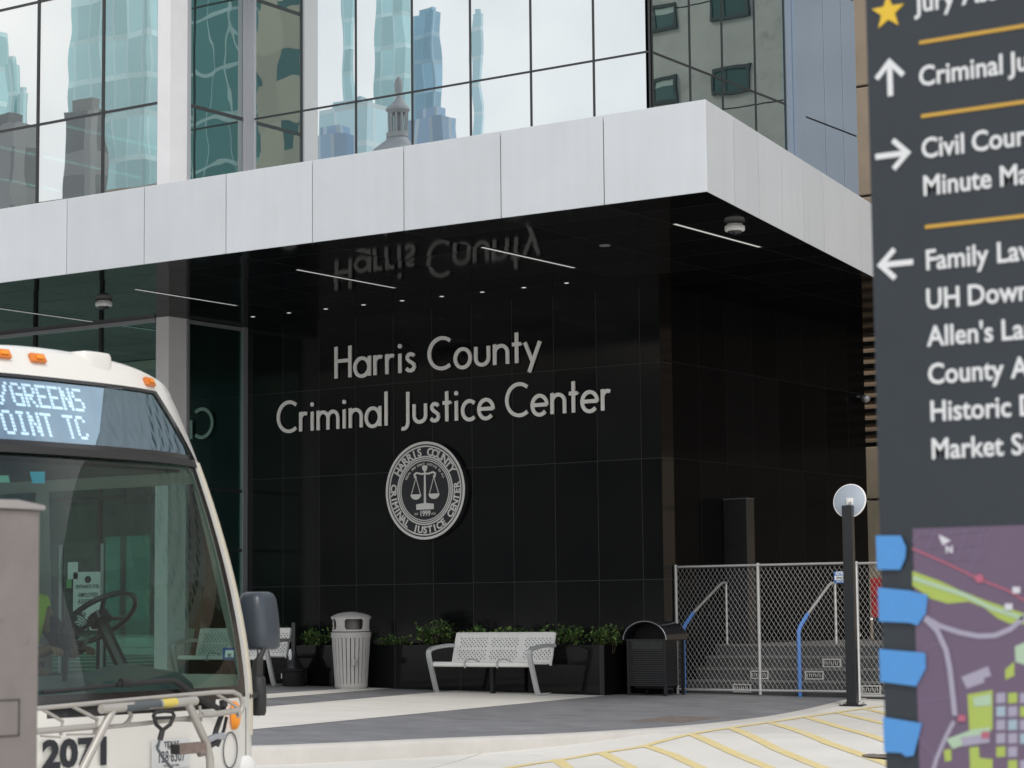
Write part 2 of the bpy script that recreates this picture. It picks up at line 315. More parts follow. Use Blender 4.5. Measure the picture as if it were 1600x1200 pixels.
# ------------------------------------------------------------------ setting: street, plaza, kerb, paving bands, markings
xs = [-400, -120, -60, -30, -15, -8, -4, -2, 0, 1, 2, 2.5, 3, 3.5, 4, 4.5, 5, 5.5, 6, 7, 8, 9, 10, 11, 12, 14, 16, 20, 25, 30, 60, 120, 400]
ys = [-400, -120, -60, -40, -30, -22, -16, -14, -13] + [-12+.5*i for i in range(0, 30)] + [4, 7, 10, 15, 30, 60, 400]
struct(MB().grid([[(x, y, STR(x, y)) for x in xs] for y in ys]).build('street', M['drive'], smooth=60))
kerb_pts = [(-40, -13.6), (-10, -13.55), (-2, -13.5), (.6, -13.4), (1.6, -13.1), (2.3, -12.6), (2.72, -12.0), (3.05, -11.2), (3.42, -10.1), (3.75, -9.3), (4.0, -8.6), (4.24, -7.5), (4.33, -6.6), (4.33, -5.9), (4.22, -4.6), (3.95, -3.2), (3.62, -1.9), (3.2, -.4), (2.9, .8), (2.6, 1.9), (2.55, 3.2), (2.55, 6.9)]
def catmull(pts, k=5):
    out = []
    for i in range(len(pts)-1):
        p0, p1, p2, p3 = (Vector((*pts[max(0, min(len(pts)-1, j))], 0)) for j in (i-1, i, i+1, i+2))
        for q in range(k):
            t = q/k; out.append(.5*((2*p1)+(p2-p0)*t+(2*p0-5*p1+4*p2-p3)*t*t+(3*p1-p0-3*p2+p3)*t**3))
    out.append(Vector((*pts[-1], 0))); return out
kc = catmull(kerb_pts)
rows = []
for i, p in enumerate(kc):
    t = (kc[min(i+1, len(kc)-1)]-kc[max(i-1, 0)]).normalized(); nrm = Vector((-t.y, t.x, 0))     # towards the plaza
    r = []
    for off, dz in ((-.012, -99), (0, -.035), (.012, -.010), (.04, .004), (.21, .004), (.23, -.05)):
        q = p+nrm*off; z = STR(q.x, q.y)-.05 if dz == -99 else max(G(q.x)+dz, STR(q.x, q.y)+.001 if dz > -.04 else -9)
        r.append((q.x, q.y, z))
    rows.append(r)
struct(MB().grid(rows).build('kerb', M['kerb'], smooth=50))
ins = []
for i, p in enumerate(kc):
    t = (kc[min(i+1, len(kc)-1)]-kc[max(i-1, 0)]).normalized(); ins.append(p+Vector((-t.y, t.x, 0))*.20)
pl = MB()
prev = None
seq = [q for q in ins if q.y > -13.39]
seq = [Vector((ins[0].x, seq[0].y, 0))]+seq
pl.grid([[(-60 + (q.x+60)*f, q.y, G(-60+(q.x+60)*f)) for f in (0, .3, .5, .7, .85, .93, .97, 1)] for q in seq[1:]])
struct(pl.build('plaza_paving', M['paver']))
def edge_x(y):
    for a, b in zip(seq[1:], seq[2:]):
        if min(a.y, b.y) <= y <= max(a.y, b.y) and abs(a.y-b.y) > 1e-6: return a.x+(b.x-a.x)*(y-a.y)/(b.y-a.y)
    return 99
def band(l0, l1, ya, yb):
    """pale concrete strip between two lines x = a + s*(y+1)"""
    rr = []
    for i in range(25):
        y = ya+(yb-ya)*i/24; e = edge_x(y)-.002
        a, b = min(l0[0]+l0[1]*(y+1), e), min(l1[0]+l1[1]*(y+1), e)
        rr.append([(a, y, G(a)+.004), (b, y, G(b)+.004)])
    m = MB().grid(rr); struct(m.build('paving_band', M['conc']))
band((-4.84, -.12), (-4.27, -.169), -13.3, -.98)
band((-3.07, -.163), (-.415, -.132), -13.3, -.98)
for k in range(1, 6): band((-4.84-3.9*k, -.14), (-4.27-3.9*k, -.15), -13.3, -1.9); band((-3.07-3.9*k, -.15), (-2.2-3.9*k, -.15), -13.3, -1.9)
near = MB(); near.grid([[(x, y, STR(x, y)+.13) for x in (-60, -20, 0, 8, 12, 16, 20, 40, 80)] for y in (-60, -40, -30, -23.0)])
near.grid([[(x, -23.0, STR(x, -23)+d) for x in (-60, -20, 0, 8, 12, 16, 20, 40, 80)] for d in (.13, -.1)])
struct(near.build('near_pavement', M['conc']))
def stripe(pts, wd, name='yellow_marking'):
    P = [onsurf(x, y, STR) for x, y in pts]; rr = []
    Q = []
    for a, b in zip(P, P[1:]): Q += [a+(b-a)*(i/6) for i in range(6)]
    Q.append(P[-1])
    for i, p in enumerate(Q):
        t = (Q[min(i+1, len(Q)-1)]-Q[max(i-1, 0)]); t.z = 0; t.normalize(); n = Vector((-t.y, t.x, 0))*wd/2
        rr.append([(q.x, q.y, STR(q.x, q.y)+.005) for q in (p-n, p+n)])
    return struct(MB().grid(rr).build(name, M['yellow']))
stripe([(760, 1206), (830, 1194), (930, 1178), (1000, 1163), (1070, 1149), (1142, 1137.5), (1200, 1129), (1262, 1120), (1310, 1113), (1378, 1103.5)], .10)
for a, b in (((870, 1187), (900, 1210)), ((942, 1177), (995, 1204)), ((1012, 1161), (1094, 1200)), ((1083, 1148), (1202, 1200)), ((1144, 1138), (1285, 1200)), ((1204, 1129.5), (1384, 1193)), ((1261, 1121), (1384, 1158)), ((1311, 1114), (1384, 1131.5)), ((1352, 1108), (1384, 1115))):
    stripe([a, ((a[0]+b[0])/2, (a[1]+b[1])/2), b, (b[0]*1.5-a[0]*.5, b[1]*1.5-a[1]*.5)], .125)
p = onsurf(1402, 1180, STR)
mh = MB().lathe([(.34, 0), (.34, .006), (.28, .008), (.27, .005), (.12, .005), (.11, .009)], 28); 
for k in range(10):
    a = k*math.pi/5; mh.box(.16*math.cos(a)-.02, .16*math.cos(a)+.02, .16*math.sin(a)-.02, .16*math.sin(a)+.02, .004, .009)
o = mh.build('manhole_cover', M['rust'], smooth=30); o.location = (p.x, p.y, STR(p.x, p.y)+.002)
tag(o, 'round dark manhole cover set in the pale driveway by the big sign', 'manhole')
p0, p1 = onsurf(1010, 1127, lambda x, y: G(x)), onsurf(1105, 1121, lambda x, y: G(x))
cx, cy = (p0.x+p1.x)/2, (p0.y+p1.y)/2
cv = MB(); cv.box(-.33, .33, -.62, .62, .0, .006)
for k in range(9): cv.box(-.28, .28, -.52+k*.125, -.46+k*.125, .006, .009)
o = cv.build('access_cover', M['rust']); o.location = (cx, cy, G(cx)-.001); o.rotation_euler = (0, R(.95), R(8))
tag(o, 'flat rust brown access cover in the grey paving', 'access cover')

# ------------------------------------------------------------------ the courthouse
WZ, SOF, CTOP = 14.2, 6.04, 7.115
LX, LY = -8.08, -1.88
bld = thing('office_building', 'glass office building with black granite entrance and silver canopy', 'building')
MB().box(LX, 0, 0, .35, -.2, SOF).build('granite_wall', M['granite'], bld)
sw = MB(); sw.box(-.35, 0, .35, 7.0, -.3, SOF); sw.build('side_wall', M['granite_side'], bld)
# canopy: soffit slab, roof, fascia panels
CA, CB = Vector((4.30, -6.19, 0)), Vector((2.95, 1.1, 0))
cdir = (CB-CA).normalized(); CE = CA+cdir*14
can = MB().prism([(-40, -6.171, SOF), (CA.x-.013, -6.171, SOF), (CE.x-.0095, CE.y, SOF), (-40, CE.y, SOF)], (0, 0, .12)).build('canopy', M['soffit'], bld)
MB().prism([(-40, -6.12, CTOP-.06), (CA.x-.1, -6.12, CTOP-.06), (CE.x-.1, CE.y, CTOP-.06), (-40, CE.y, CTOP-.06)], (0, 0, .04)).build('canopy_roof', M['alu'], bld)
MB().prism([(-40, -6.170, SOF+.13), (CA.x-.012, -6.170, SOF+.13), (CE.x-.0085, CE.y, SOF+.13), (CE.x-.2, CE.y, SOF+.13), (CA.x-.2, -6.0, SOF+.13), (-40, -6.0, SOF+.13)], (0, 0, CTOP-SOF-.20)).build('canopy_frame', M['black_matt'], bld)
seams = [-6.063+1.4935*i for i in range(-18, 7)]+[CA.x]
for a, b in zip(seams, seams[1:]):
    MB().box(a+.007, b-(.007 if b != CA.x else .002), -6.19, -6.172, SOF-.012, CTOP).build('fascia_panel', M['fascia'], can, bevel=.004)
tt = [onz(x, 300, SOF) for x in (0,)]
cn = Vector((cdir.y, -cdir.x, 0))
step = .975
for k in range(14):
    a = CA+cdir*(.06+step*k if k else .002); b = CA+cdir*(.06+step*(k+1)); 
    a = a+cdir*(.009 if k else .005); b = b-cdir*.009
    MB().prism([(*(a)[:2], SOF-.012), (*(b)[:2], SOF-.012), (*(b-cn*.006)[:2], SOF-.012), (*(a-cn*.006)[:2], SOF-.012)], (0, 0, CTOP-SOF+.012)).build('fascia_panel', M['fascia'], can)

def pane_y(x0, x1, y, z0, z1, m): return recentre(MB().box(x0+.012, x1-.012, y, y+.02, z0+.012, z1-.012).build('window_pane', m, bld))
def pane_x(x, y0, y1, z0, z1, m): return recentre(MB().box(x-.02, x, y0+.012, y1-.012, z0+.012, z1-.012).build('window_pane', m, bld))
def mull(*b, m='dark_frame', name='mullion'): return MB().box(*b).build(name, M[m], bld)
# upper front glazing above the wall
mxs = [-.09]+[-1.088-1.157*k for k in range(6)]+[-7.98]
zr = [CTOP, 9.61, 11.77, WZ]
for a, b in zip(mxs[1:], mxs):
    for z0, z1 in zip(zr, zr[1:]): pane_y(a, b, .0, z0, z1, M['glass_hi'])
    mull(b-.016, b+.016, -.012, .08, CTOP, WZ)
for z in zr[1:]: mull(-7.98, -.106, -.008, .07, z-.016, z+.016, name='transom')
mull(-8.07, -7.90, -.03, .1, CTOP, WZ, m='alu', name='frame_post')
# upper side glazing
yss = [.03, 1.22, 2.26, 3.37, 4.42]
for a, b in zip(yss, yss[1:]):
    for z0, z1 in zip(zr, zr[1:]): pane_x(-.09, a, b, z0, z1, M['glass_side'])
    mull(-.15, -.078, b-.016, b+.016, CTOP, WZ)
mull(-.16, -.074, .0, .03, CTOP, WZ)
for z in zr[1:]: mull(-.14, -.08, .03, 4.40, z-.016, z+.016, name='transom')
mull(-.3, -.05, 4.44, 4.62, CTOP, WZ, m='bluepanel', name='frame_post'); mull(-.3, -.0, 4.64, 4.99, CTOP, WZ, m='bluepanel', name='frame_post')
by = [5.01, 5.79, 6.50, 7.07]
for a, b in zip(by, by[1:]):
    for z0, z1 in zip([CTOP, 9.5, 11.95], [9.5, 11.95, WZ]): MB().box(-.05, -.03, a+.014, b-.014, z0+.014, z1-.014).build('metal_panel', M['bluepanel'], bld, bevel=.004)
mull(-.6, -.055, 5.0, 7.06, CTOP, WZ, m='black_matt', name='panel_backing')
# projecting glazed bay on the left
lxs = [-8.35-.03]+[-9.62-1.545*k for k in range(14)]
for a, b in zip(lxs[1:], lxs):
    for z0, z1 in zip(zr, zr[1:]): pane_y(a, b, LY, z0, z1, M['glass_left'])
    for z0, z1 in zip([G(b)-.02, 3.15], [3.15, SOF]): pane_y(a, b, LY, z0, z1, M['glass_low'])
    mull(a-.022, a+.022, LY-.02, LY+.08, CTOP, WZ); mull(a-.03, a+.03, LY-.03, LY+.1, -.1, SOF)
for z in zr[1:]: mull(-29, -8.38, LY-.016, LY+.07, z-.02, z+.02, name='transom')
for z, m in ((3.15, 'dark_frame'), (SOF-.035, 'alu')): mull(-29, -8.38, LY-.04, LY+.07, z-.03, z+.03, m=m, name='transom')
for z0, z1 in ((-.1, SOF), (CTOP, WZ)):
    mull(-8.36, LX, LY-.03, -1.50, z0, z1, m='column', name='corner_column')
    mull(LX-.05, LX+.03, -1.50, -1.44, z0, z1, m='alu', name='frame_post'); mull(LX-.05, LX+.035, -.12, -.005, z0, z1, m='alu', name='frame_post')
for z0, z1 in zip(zr, zr[1:]): pane_x(LX, -1.44, -.12, z0, z1, M['glass_side'])
for z in zr[1:]: mull(LX-.04, LX+.01, -1.44, -.12, z-.03, z+.03, name='transom')
for z0, z1 in ((-.05, 2.28), (2.28, 3.27), (3.27, SOF-.05)): pane_x(LX, -1.44, -.12, z0, z1, M['glass_low'])
for z in (2.28, 3.27): mull(LX-.04, LX+.012, -1.44, -.12, z-.025, z+.025, name='transom')
mull(LX-.04, LX+.02, -1.44, -.12, SOF-.07, SOF-.01, m='alu', name='transom')
# interior behind the glazing: slabs, back wall, ceiling light strips
M['in_wall'] = mat('interior_wall', (.20, .22, .23), .8, var=.1); M['in_low'] = mat('interior_lobby', (.17, .25, .23), .8, var=.3, vscale=.7); M['in_ceil'] = mat('interior_ceiling', (.12, .13, .14), .8); M['in_desk'] = mat('interior_screen', (.50, .42, .26), .7, var=.2, vscale=2)
for z in (-.12, 7.2, 9.75, 11.9): mull(-29, -8.45, LY+.12, 3, z, z+.08, m='in_ceil', name='floor_slab')
for xa, xb, z0, z1 in ((-29, -15.4, -.1, SOF), (-11.3, -8.45, -.1, SOF), (-15.39, -11.31, 2.75, SOF), (-15.39, -11.31, -.1, .62)): mull(xa, xb, 3.0, 3.1, z0, z1, m='in_low', name='inner_wall')
for x in (-15.1, -13.9, -12.75, -11.9): mull(x, x+.09, 3.01, 3.09, .625, 2.745, m='dark_frame', name='mullion')
for z0, z1 in ((7.3, 9.7), (9.85, 11.85), (12, WZ)): mull(-29, -8.45, 3.0, 3.1, z0, z1, m='in_wall' if z0 > 6 else 'in_low', name='inner_wall')
mull(-.35, -.3, .05, 4.4, CTOP, WZ, m='dark_frame', name='inner_wall'); mull(-7.9, -.16, .6, .65, CTOP, WZ, m='dark_frame', name='inner_wall')
mull(-8.5, -8.45, -1.4, 3, 7.3, WZ, m='dark_frame', name='inner_wall'); mull(-8.95, -8.9, -1.4, 3, -.1, SOF, m='dark_frame', name='inner_wall')
mull(-29, -8.6, -.6, -.55, 7.28, 7.95, m='in_desk', name='desk_screen')
for x in range(8): mull(-10.9-2.2*x, -10.83-2.2*x, -1.5, 2.6, 9.60, 9.63, m='office_lamp', name='ceiling_strip')
# interior columns
for x in (-12.7, -18): mull(x, x+.5, .2, .7, -.1, SOF, m='in_low', name='inner_column')
# body of the building behind, roof edge
mull(-29, -.65, 4.6, 6.95, SOF+.2, WZ, m='bluepanel', name='rear_body'); mull(-11.3, -.65, 4.6, 6.95, -.2, SOF+.19, m='in_low', name='rear_body')
mull(-29, -.06, LY+.1, 6.95, WZ+.005, WZ+.3, m='bluepanel', name='roof_slab')

# ------------------------------------------------------------------ lettering: geometric single-stroke capitals and lower case
def arc(cx, cy, rx, a0, a1, n=18, ry=None): ry = ry or rx; return [(cx+rx*math.cos(R(a0+(a1-a0)*i/n)), cy+ry*math.sin(R(a0+(a1-a0)*i/n))) for i in range(n+1)]
XH = .615; rr_ = .278
GL = {
 'H': (.66, [[(.06, 0), (.06, 1)], [(.60, 0), (.60, 1)], [(.06, .545), (.60, .545)]]),
 'a': (.66, [arc(.31, .29, .27, 0, 360, 28, .285), [(.60, 0), (.60, .62)]]),
 'r': (.36, [[(.06, 0), (.06, .62)], [(.06, .36)]+arc(.24, .38, .18, 180, 62, 10, .19)]),
 'i': (.20, [[(.10, 0), (.10, .60)], 'dot']),
 's': (.42, [[(.33, .49), (.30, .54), (.22, .565), (.14, .55), (.09, .49), (.095, .42), (.15, .36), (.25, .30), (.33, .24), (.345, .15), (.30, .08), (.21, .045), (.12, .06), (.05, .12)]]),
 'C': (.86, [arc(.52, .5, .47, 52, 308, 30)]),
 'o': (.64, [arc(.32, .29, .27, 0, 360, 28, .285)]),
 'u': (.58, [[(.06, .60), (.06, .24)]+arc(.285, .24, .225, 180, 360, 14, .2)[1:]+[(.51, .60)]]),
 'n': (.58, [[(.06, 0), (.06, .62)], [(.06, .36)]+arc(.285, .36, .225, 180, 0, 14, .205)[1:]+[(.51, 0)]]),
 't': (.34, [[(.16, 0), (.16, .92)], [(.01, .57), (.31, .57)]]),
 'y': (.56, [[(.02, .60), (.275, .02)], [(.54, .60), (.16, -.30)]]),
 'm': (.96, [[(.06, 0), (.06, .62)], [(.06, .36)]+arc(.27, .36, .205, 180, 0, 14, .205)[1:]+[(.475, 0)], [(.475, .36)]+arc(.685, .36, .205, 180, 0, 14, .205)[1:]+[(.89, 0)]]),
 'l': (.20, [[(.10, 0), (.10, 1.06)]]),
 'J': (.44, [[(.34, 1.0), (.34, .08)]+arc(.16, .06, .18, 0, -110, 12, .20)]),
 'c': (.54, [arc(.32, .29, .27, 48, 312, 22, .285)]),
 'e': (.62, [[(.05, .30), (.58, .30)], arc(.315, .29, .27, 2, 318, 26, .285)]),
}
def ribbon(mb, pts, wd, tf, d):
    """thick stroke in a plane: tf(u,v)->3D front point, d extrusion vector"""
    closed = (Vector(pts[0])-Vector(pts[-1])).length < 1e-4; P = [Vector(p) for p in (pts[:-1] if closed else pts)]; n = len(P); L, Rr = [], []
    for i in range(n):
        a = P[(i-1) % n] if closed or i else None; b = P[(i+1) % n] if closed or i < n-1 else None
        d1 = (P[i]-a).normalized() if a is not None else None; d2 = (b-P[i]).normalized() if b is not None else None
        d1 = d1 or d2; d2 = d2 or d1; t = (d1+d2).normalized(); nn = Vector((-t.y, t.x)); k = wd/2/max(.5, abs(nn.dot(Vector((-d1.y, d1.x)))))
        L.append(P[i]+nn*k); Rr.append(P[i]-nn*k)
    dv = Vector(d); rows = []
    for i in list(range(n))+([0] if closed else []):
        a, b = Vector(tf(*L[i])), Vector(tf(*Rr[i])); rows.append([a, b, b+dv, a+dv])
    mb.grid(rows, True)
    if not closed: mb.face(rows[0][::-1]); mb.face(rows[-1])
def lettering(txt, x0, x1, base, cap, label):
    root = thing('wall_lettering', label, 'sign lettering', (x0, 0, base))
    adv = sum(.34 if c == ' ' else GL[c][0]+.09 for c in txt)-.09; sx = (x1-x0)/adv; cx = 0
    for c in txt:
        if c == ' ': cx += .34; continue
        wdt, st = GL[c]; mb = MB()
        for k, s in enumerate(st):
            off = -.048-.0012*k; tf = lambda u, v, o=off, c0=cx: ((c0+u)*sx, o, v*cap)
            if s == 'dot': mb.prism([tf(*p) for p in arc(.10, .84, .070, 0, 360, 16)[:-1]], (0, .024, 0))
            else: ribbon(mb, s, .113, tf, (0, .024, 0))
        for k, s in enumerate(st):
            if s == 'dot': continue
            u, v = s[len(s)//2]; mb.tube([((cx+u)*sx, -.028, v*cap), ((cx+u)*sx, .0, v*cap)], .012, 6)
        mb.build('letter', M['steel_letter'], root); cx += wdt+.09
    return root
lettering('Harris County', -6.15, -2.10, 5.045, .517, 'brushed steel lettering reading Harris County, upper line on the granite')
lettering('Criminal Justice Center', -7.375, -.84, 4.215, .517, 'brushed steel lettering reading Criminal Justice Center, lower line above the seal')

# text helper (built-in font)
def text(txt, size, name, m, parent, mtx, align='CENTER', bold=0, ext=.0008, sx=1, spacing=1):
    cu = bpy.data.curves.new('t', 'FONT'); cu.body = txt; cu.size = size; cu.align_x = align; cu.offset = bold; cu.extrude = ext; cu.resolution_u = 3; cu.space_character = spacing
    to = bpy.data.objects.new('t', cu); COL.objects.link(to)
    dg = bpy.context.evaluated_depsgraph_get(); me = bpy.data.meshes.new_from_object(to.evaluated_get(dg)); bpy.data.objects.remove(to)
    me.transform(Matrix.Diagonal((sx, 1, 1, 1))); me.transform(mtx)
    return put(name, me, m, parent)
# local text plane facing -y: text x -> +x, text y -> +z, text normal -> -y
FACE = Matrix(((1, 0, 0, 0), (0, 0, -1, 0), (0, 1, 0, 0), (0, 0, 0, 1)))

# seal
sc = (-4.278, 0, 3.137)
seal = thing('wall_seal', 'round black and silver seal with scales, below the steel lettering', 'seal', sc)
RS = .775
def disc_y(r0, r1, y0, y1, n=64):
    rows = [[(r*math.cos(2*math.pi*k/n), y, r*math.sin(2*math.pi*k/n)) for k in range(n)] for r, y in ((r0, y0), (r0, y1), (r1, y1), (r1, y0))]
    m = MB(); m.grid(rows+[rows[0]], True); return m
MB().prism([(RS*math.cos(2*math.pi*k/64), -.10, RS*math.sin(2*math.pi*k/64)) for k in range(64)], (0, .10, 0)).build('disc', mat('seal_dark', (.018, .02, .026), .35), seal)
M['silver'] = mat('seal_silver', (.76, .76, .74), .4, .15)
for a, b in ((.735, .775), (.69, .712), (.525, .547), (.495, .512), (.465, .48)): disc_y(a, b, -.108, -.09).build('ring', M['silver'], seal)
def ringtext(s, rad, a0, a1, size, flip=False, bold=.0035):
    for k, c in enumerate(s):
        if c == ' ': continue
        ang = R(a0+(a1-a0)*k/(len(s)-1)); rot = ang-math.pi/2 + (math.pi if flip else 0)
        mt = Matrix.Translation((rad*math.cos(ang), -.1015, rad*math.sin(ang))) @ Matrix.Rotation(-rot, 4, 'Y') @ FACE @ Matrix.Translation((0, -size*.36, 0))
        text(c, size, 'seal_letter', M['silver'], seal, mt, bold=bold, ext=.004)
ringtext('HARRIS COUNTY', .618, 149, 31, .172, bold=.005)
ringtext('CRIMINAL JUSTICE CENTER', .618, 174, 366, .155, True, bold=.005)
ringtext('EQUAL AND EXACT JUSTICE TO ALL', .420, 152, 28, .050, False, .0008)
text('1999', .12, 'seal_year', M['silver'], seal, Matrix.Translation((0, -.1015, -.40)) @ FACE, bold=.003, ext=.004, sx=.9)
text('EST', .05, 'seal_note', M['silver'], seal, Matrix.Translation((-.17, -.1015, -.385)) @ FACE, ext=.004); text('A.D.', .05, 'seal_note', M['silver'], seal, Matrix.Translation((.17, -.1015, -.385)) @ FACE, ext=.004)
em = MB(); tf = lambda u, v: (u, -.107, v)
em.prism([tf(*p) for p in ((-.17, -.30), (.17, -.30), (.17, -.215), (.04, -.20), (-.04, -.20), (-.17, -.215))], (0, .01, 0))
em.prism([tf(*p) for p in ((-.02, -.203), (.02, -.203), (.014, .32), (-.014, .32))], (0, .0115, 0))
em.prism([(x, -.1085, z) for x, z in ((-.03, .31), (.03, .31), (.055, .37), (.03, .395), (-.03, .395), (-.055, .37))], (0, .01, 0))
for s in (-1, 1):
    ribbon(em, [(s*.01, .27), (s*.06, .262), (s*.12, .275), (s*.165, .285), (s*.205, .26), (s*.195, .215), (s*.165, .225)], .028, lambda u, v: (u, -.1072-.0005*(s > 0), v), (0, .01, 0))
    ribbon(em, [(s*.175, .21), (s*.09, -.05)], .011, lambda u, v: (u, -.1062, v), (0, .009, 0)); ribbon(em, [(s*.175, .21), (s*.265, -.05)], .011, lambda u, v: (u, -.1058, v), (0, .009, 0))
    em.prism([(p[0], -.1068, p[1]) for p in arc(s*.178, -.055, .105, 180, 360, 12, .085)], (0, .009, 0))
em.build('scales_emblem', M['silver'], seal)

# ------------------------------------------------------------------ canopy fittings
words5 = ['over the glazed bay at the far left', 'second from the left, by the corner column', 'left of the mirrored lettering', 'middle of the canopy, above County', 'by the canopy corner beside a dome camera']
for i, x in enumerate((-9.5, -6.37, -3.26, -.08, 2.87)):
    y0, y1 = -4.46, -2.2
    t = thing('ceiling_light', 'long thin recessed ceiling light under the canopy, '+words5[i], 'ceiling light', (x, (y0+y1)/2, SOF), group='strip lights under the canopy')
    MB().box(-.028, .028, y0-(y0+y1)/2, y1-(y0+y1)/2, -.004, .02).build('diffuser', M['lamp'], t)
    f = MB(); h = (y1-y0)/2
    f.box(-.042, -.029, -h-.01, h+.01, -.006, .02); f.box(.029, .042, -h-.01, h+.01, -.006, .02); f.build('frame', M['dark_frame'], t)
names9 = ['first', 'second', 'third', 'fourth', 'fifth', 'sixth', 'seventh', 'eighth', 'ninth']
for i in range(9):
    x = -7.06+.7596*i
    t = thing('downlight', 'small square recessed downlight, %s from the left in the row over the lettering' % names9[i], 'downlight', (x, -1.03, SOF), group='downlights in a row above the lettering')
    MB().box(-.06, .06, -.06, .06, -.003, .01).build('trim', M['black_gloss'], t)
    MB().box(-.01, .045, -.03, .015, -.007, -.0035).build('lens', M['spot'], t)
o = MB().lathe([(.05, 0), (.075, -.004), (.075, -.012), (.03, -.02)], 20).build('smoke_detector', M['alu'], smooth=40); o.location = (1.285, -3.585, SOF+.004)
tag(o, 'small round ceiling detector alone on the black canopy underside', 'detector')
for (x, y, lb) in ((3.45, -3.97, 'white dome camera hanging near the canopy corner'), (-7.64, -3.84, 'white dome camera hanging over the glazed bay above the bus')):
    t = thing('dome_camera', lb, 'security camera', (x, y, SOF), group='dome cameras under the canopy')
    MB().lathe([(.10, 0), (.10, -.018), (.122, -.02), (.128, -.03), (.128, -.075), (.12, -.085), (.09, -.087)], 32).build('housing', M['white_metal'], t, smooth=40)
    MB().lathe([(.09, -.082), (.086, -.10), (.07, -.118), (.045, -.13), (.01, -.134)], 24).build('dome', M['black_gloss'], t, smooth=60)
pw = onx(1340, 620, 0)
t = thing('wall_camera', 'small grey camera on the dark side wall near its far end', 'security camera', (0, pw.y, pw.z))
MB().lathe([(.05, -.02), (.05, .02)], 16).build('mount', M['dark_frame'], t); 
MB().tube([(.0, 0, 0), (.10, 0, -.01)], .02, 8).build('arm', M['alu'], t); MB().lathe([(.03, .05), (.07, .04), (.085, 0), (.07, -.05), (.02, -.08)], 16, (.15, 0, -.03)).build('camera_head', M['alu'], t, smooth=50)

# ------------------------------------------------------------------ planter and shrubs
pt = thing('granite_planter', 'long low black granite planter with shrubs along the wall', 'planter', (-.5, -1.0, 0))
PX0 = -15.0-(-.5)
pm = MB(); z1 = .725
pm.box(PX0, -.0, 0, .12, -.1, z1); pm.build('front_panel', M['granite_low'], pt, bevel=.006); MB().box(-.12, -.002, .122, .995, -.1, z1-.002).build('end_panel', M['granite_shaded_end'], pt)
MB().box(PX0, -.125, .125, .99, .3, z1-.06).build('soil', M['soil'], pt)
def leaf_mat():
    m = bpy.data.materials.new('shrub_leaf'); m.use_nodes = True; t = m.node_tree; b = t.nodes['Principled BSDF']
    g = N(t, 'ShaderNodeNewGeometry'); rp = N(t, 'ShaderNodeValToRGB'); rp.color_ramp.elements[0].color = (.035, .075, .022, 1); rp.color_ramp.elements[1].color = (.24, .36, .10, 1)
    e = rp.color_ramp.elements.new(.6); e.color = (.085, .17, .045, 1)
    t.links.new(g.outputs['Random Per Island'], rp.inputs[0]); t.links.new(rp.outputs[0], b.inputs['Base Color']); b.inputs['Roughness'].default_value = .38
    return m
M['leaf'] = leaf_mat(); M['stem'] = mat('stem', (.07, .05, .03), .8)
def shrub_meshes(seed, wx, h):
    rnd = random.Random(seed); lf = MB(); st = MB()
    for k in range(16):
        bx, by_ = rnd.uniform(-wx*.5, wx*.5), rnd.uniform(-.12, .12); hh = h*rnd.uniform(.55, 1.0)
        tip = Vector((bx*1.9+rnd.uniform(-.05, .05), by_*1.7, hh)); b0 = Vector((bx, by_, -.08))
        mid = (b0+tip)/2+Vector((rnd.uniform(-.03, .03), rnd.uniform(-.03, .03), .03)); st.tube([b0, mid, tip], [.006, .005, .003], 5)
        for q in range(26):
            f = rnd.uniform(.25, 1.04)**.8; c = b0.lerp(tip, min(f, 1)) + Vector((rnd.gauss(0, .035), rnd.gauss(0, .035), rnd.gauss(0, .02)))
            d = Vector((rnd.uniform(-1, 1), rnd.uniform(-1, 1), rnd.uniform(-.1, 1.0))).normalized(); s_ = d.cross(Vector((rnd.uniform(-.4, .4), rnd.uniform(-.4, .4), 1))).normalized()
            nn = s_.cross(d); L = rnd.uniform(.045, .075); W = L*.27
            lf.face([c, c+d*L*.45+s_*W+nn*.004, c+d*L*.8+s_*W*.85, c+d*L, c+d*L*.8-s_*W*.85, c+d*L*.45-s_*W+nn*.004])
    a = lf.mesh('foliage'); b = st.mesh('stems'); return a, b
SM = [shrub_meshes(3, .36, .30), shrub_meshes(11, .42, .24), shrub_meshes(21, .30, .34), shrub_meshes(35, .44, .30)]
def px_shrub(px, k, sc_, lab):
    p = ony(px, 1006, -.62); t = thing('shrub', lab, 'shrub', (p.x, -.62, z1-.05), random.uniform(-.3, .3), 'shrubs in the granite planter'); t.scale = (sc_, sc_, sc_)
    for nm, me, m in (('foliage', SM[k][0], M['leaf']), ('stems', SM[k][1], M['stem'])):
        o = bpy.data.objects.new(nm, me); COL.objects.link(o); o.parent = t
        if not me.materials: me.materials.append(m)
for a in ((490, 0, .95, 'small green shrub between the black ash stand and the grey slatted bin'), (612, 1, .82, 'low spreading shrub just right of the grey slatted bin'), (684, 2, 1.15, 'taller leafy shrub at the left end of the nearer white bench'), (748, 1, 1.3, 'green shrub behind the left half of the nearer white bench back'), (808, 3, .95, 'green shrub behind the right half of the nearer white bench back'), (884, 3, 1.05, 'bushy shrub at the right end of the nearer white bench'), (950, 2, .92, 'small shrub at the planter end beside the black bin'), (424, 2, 1.1, 'shrub half hidden behind the bus mirror'), (345, 3, 1.0, 'shrub seen through the bus windscreen behind the farther bench')): px_shrub(*a)

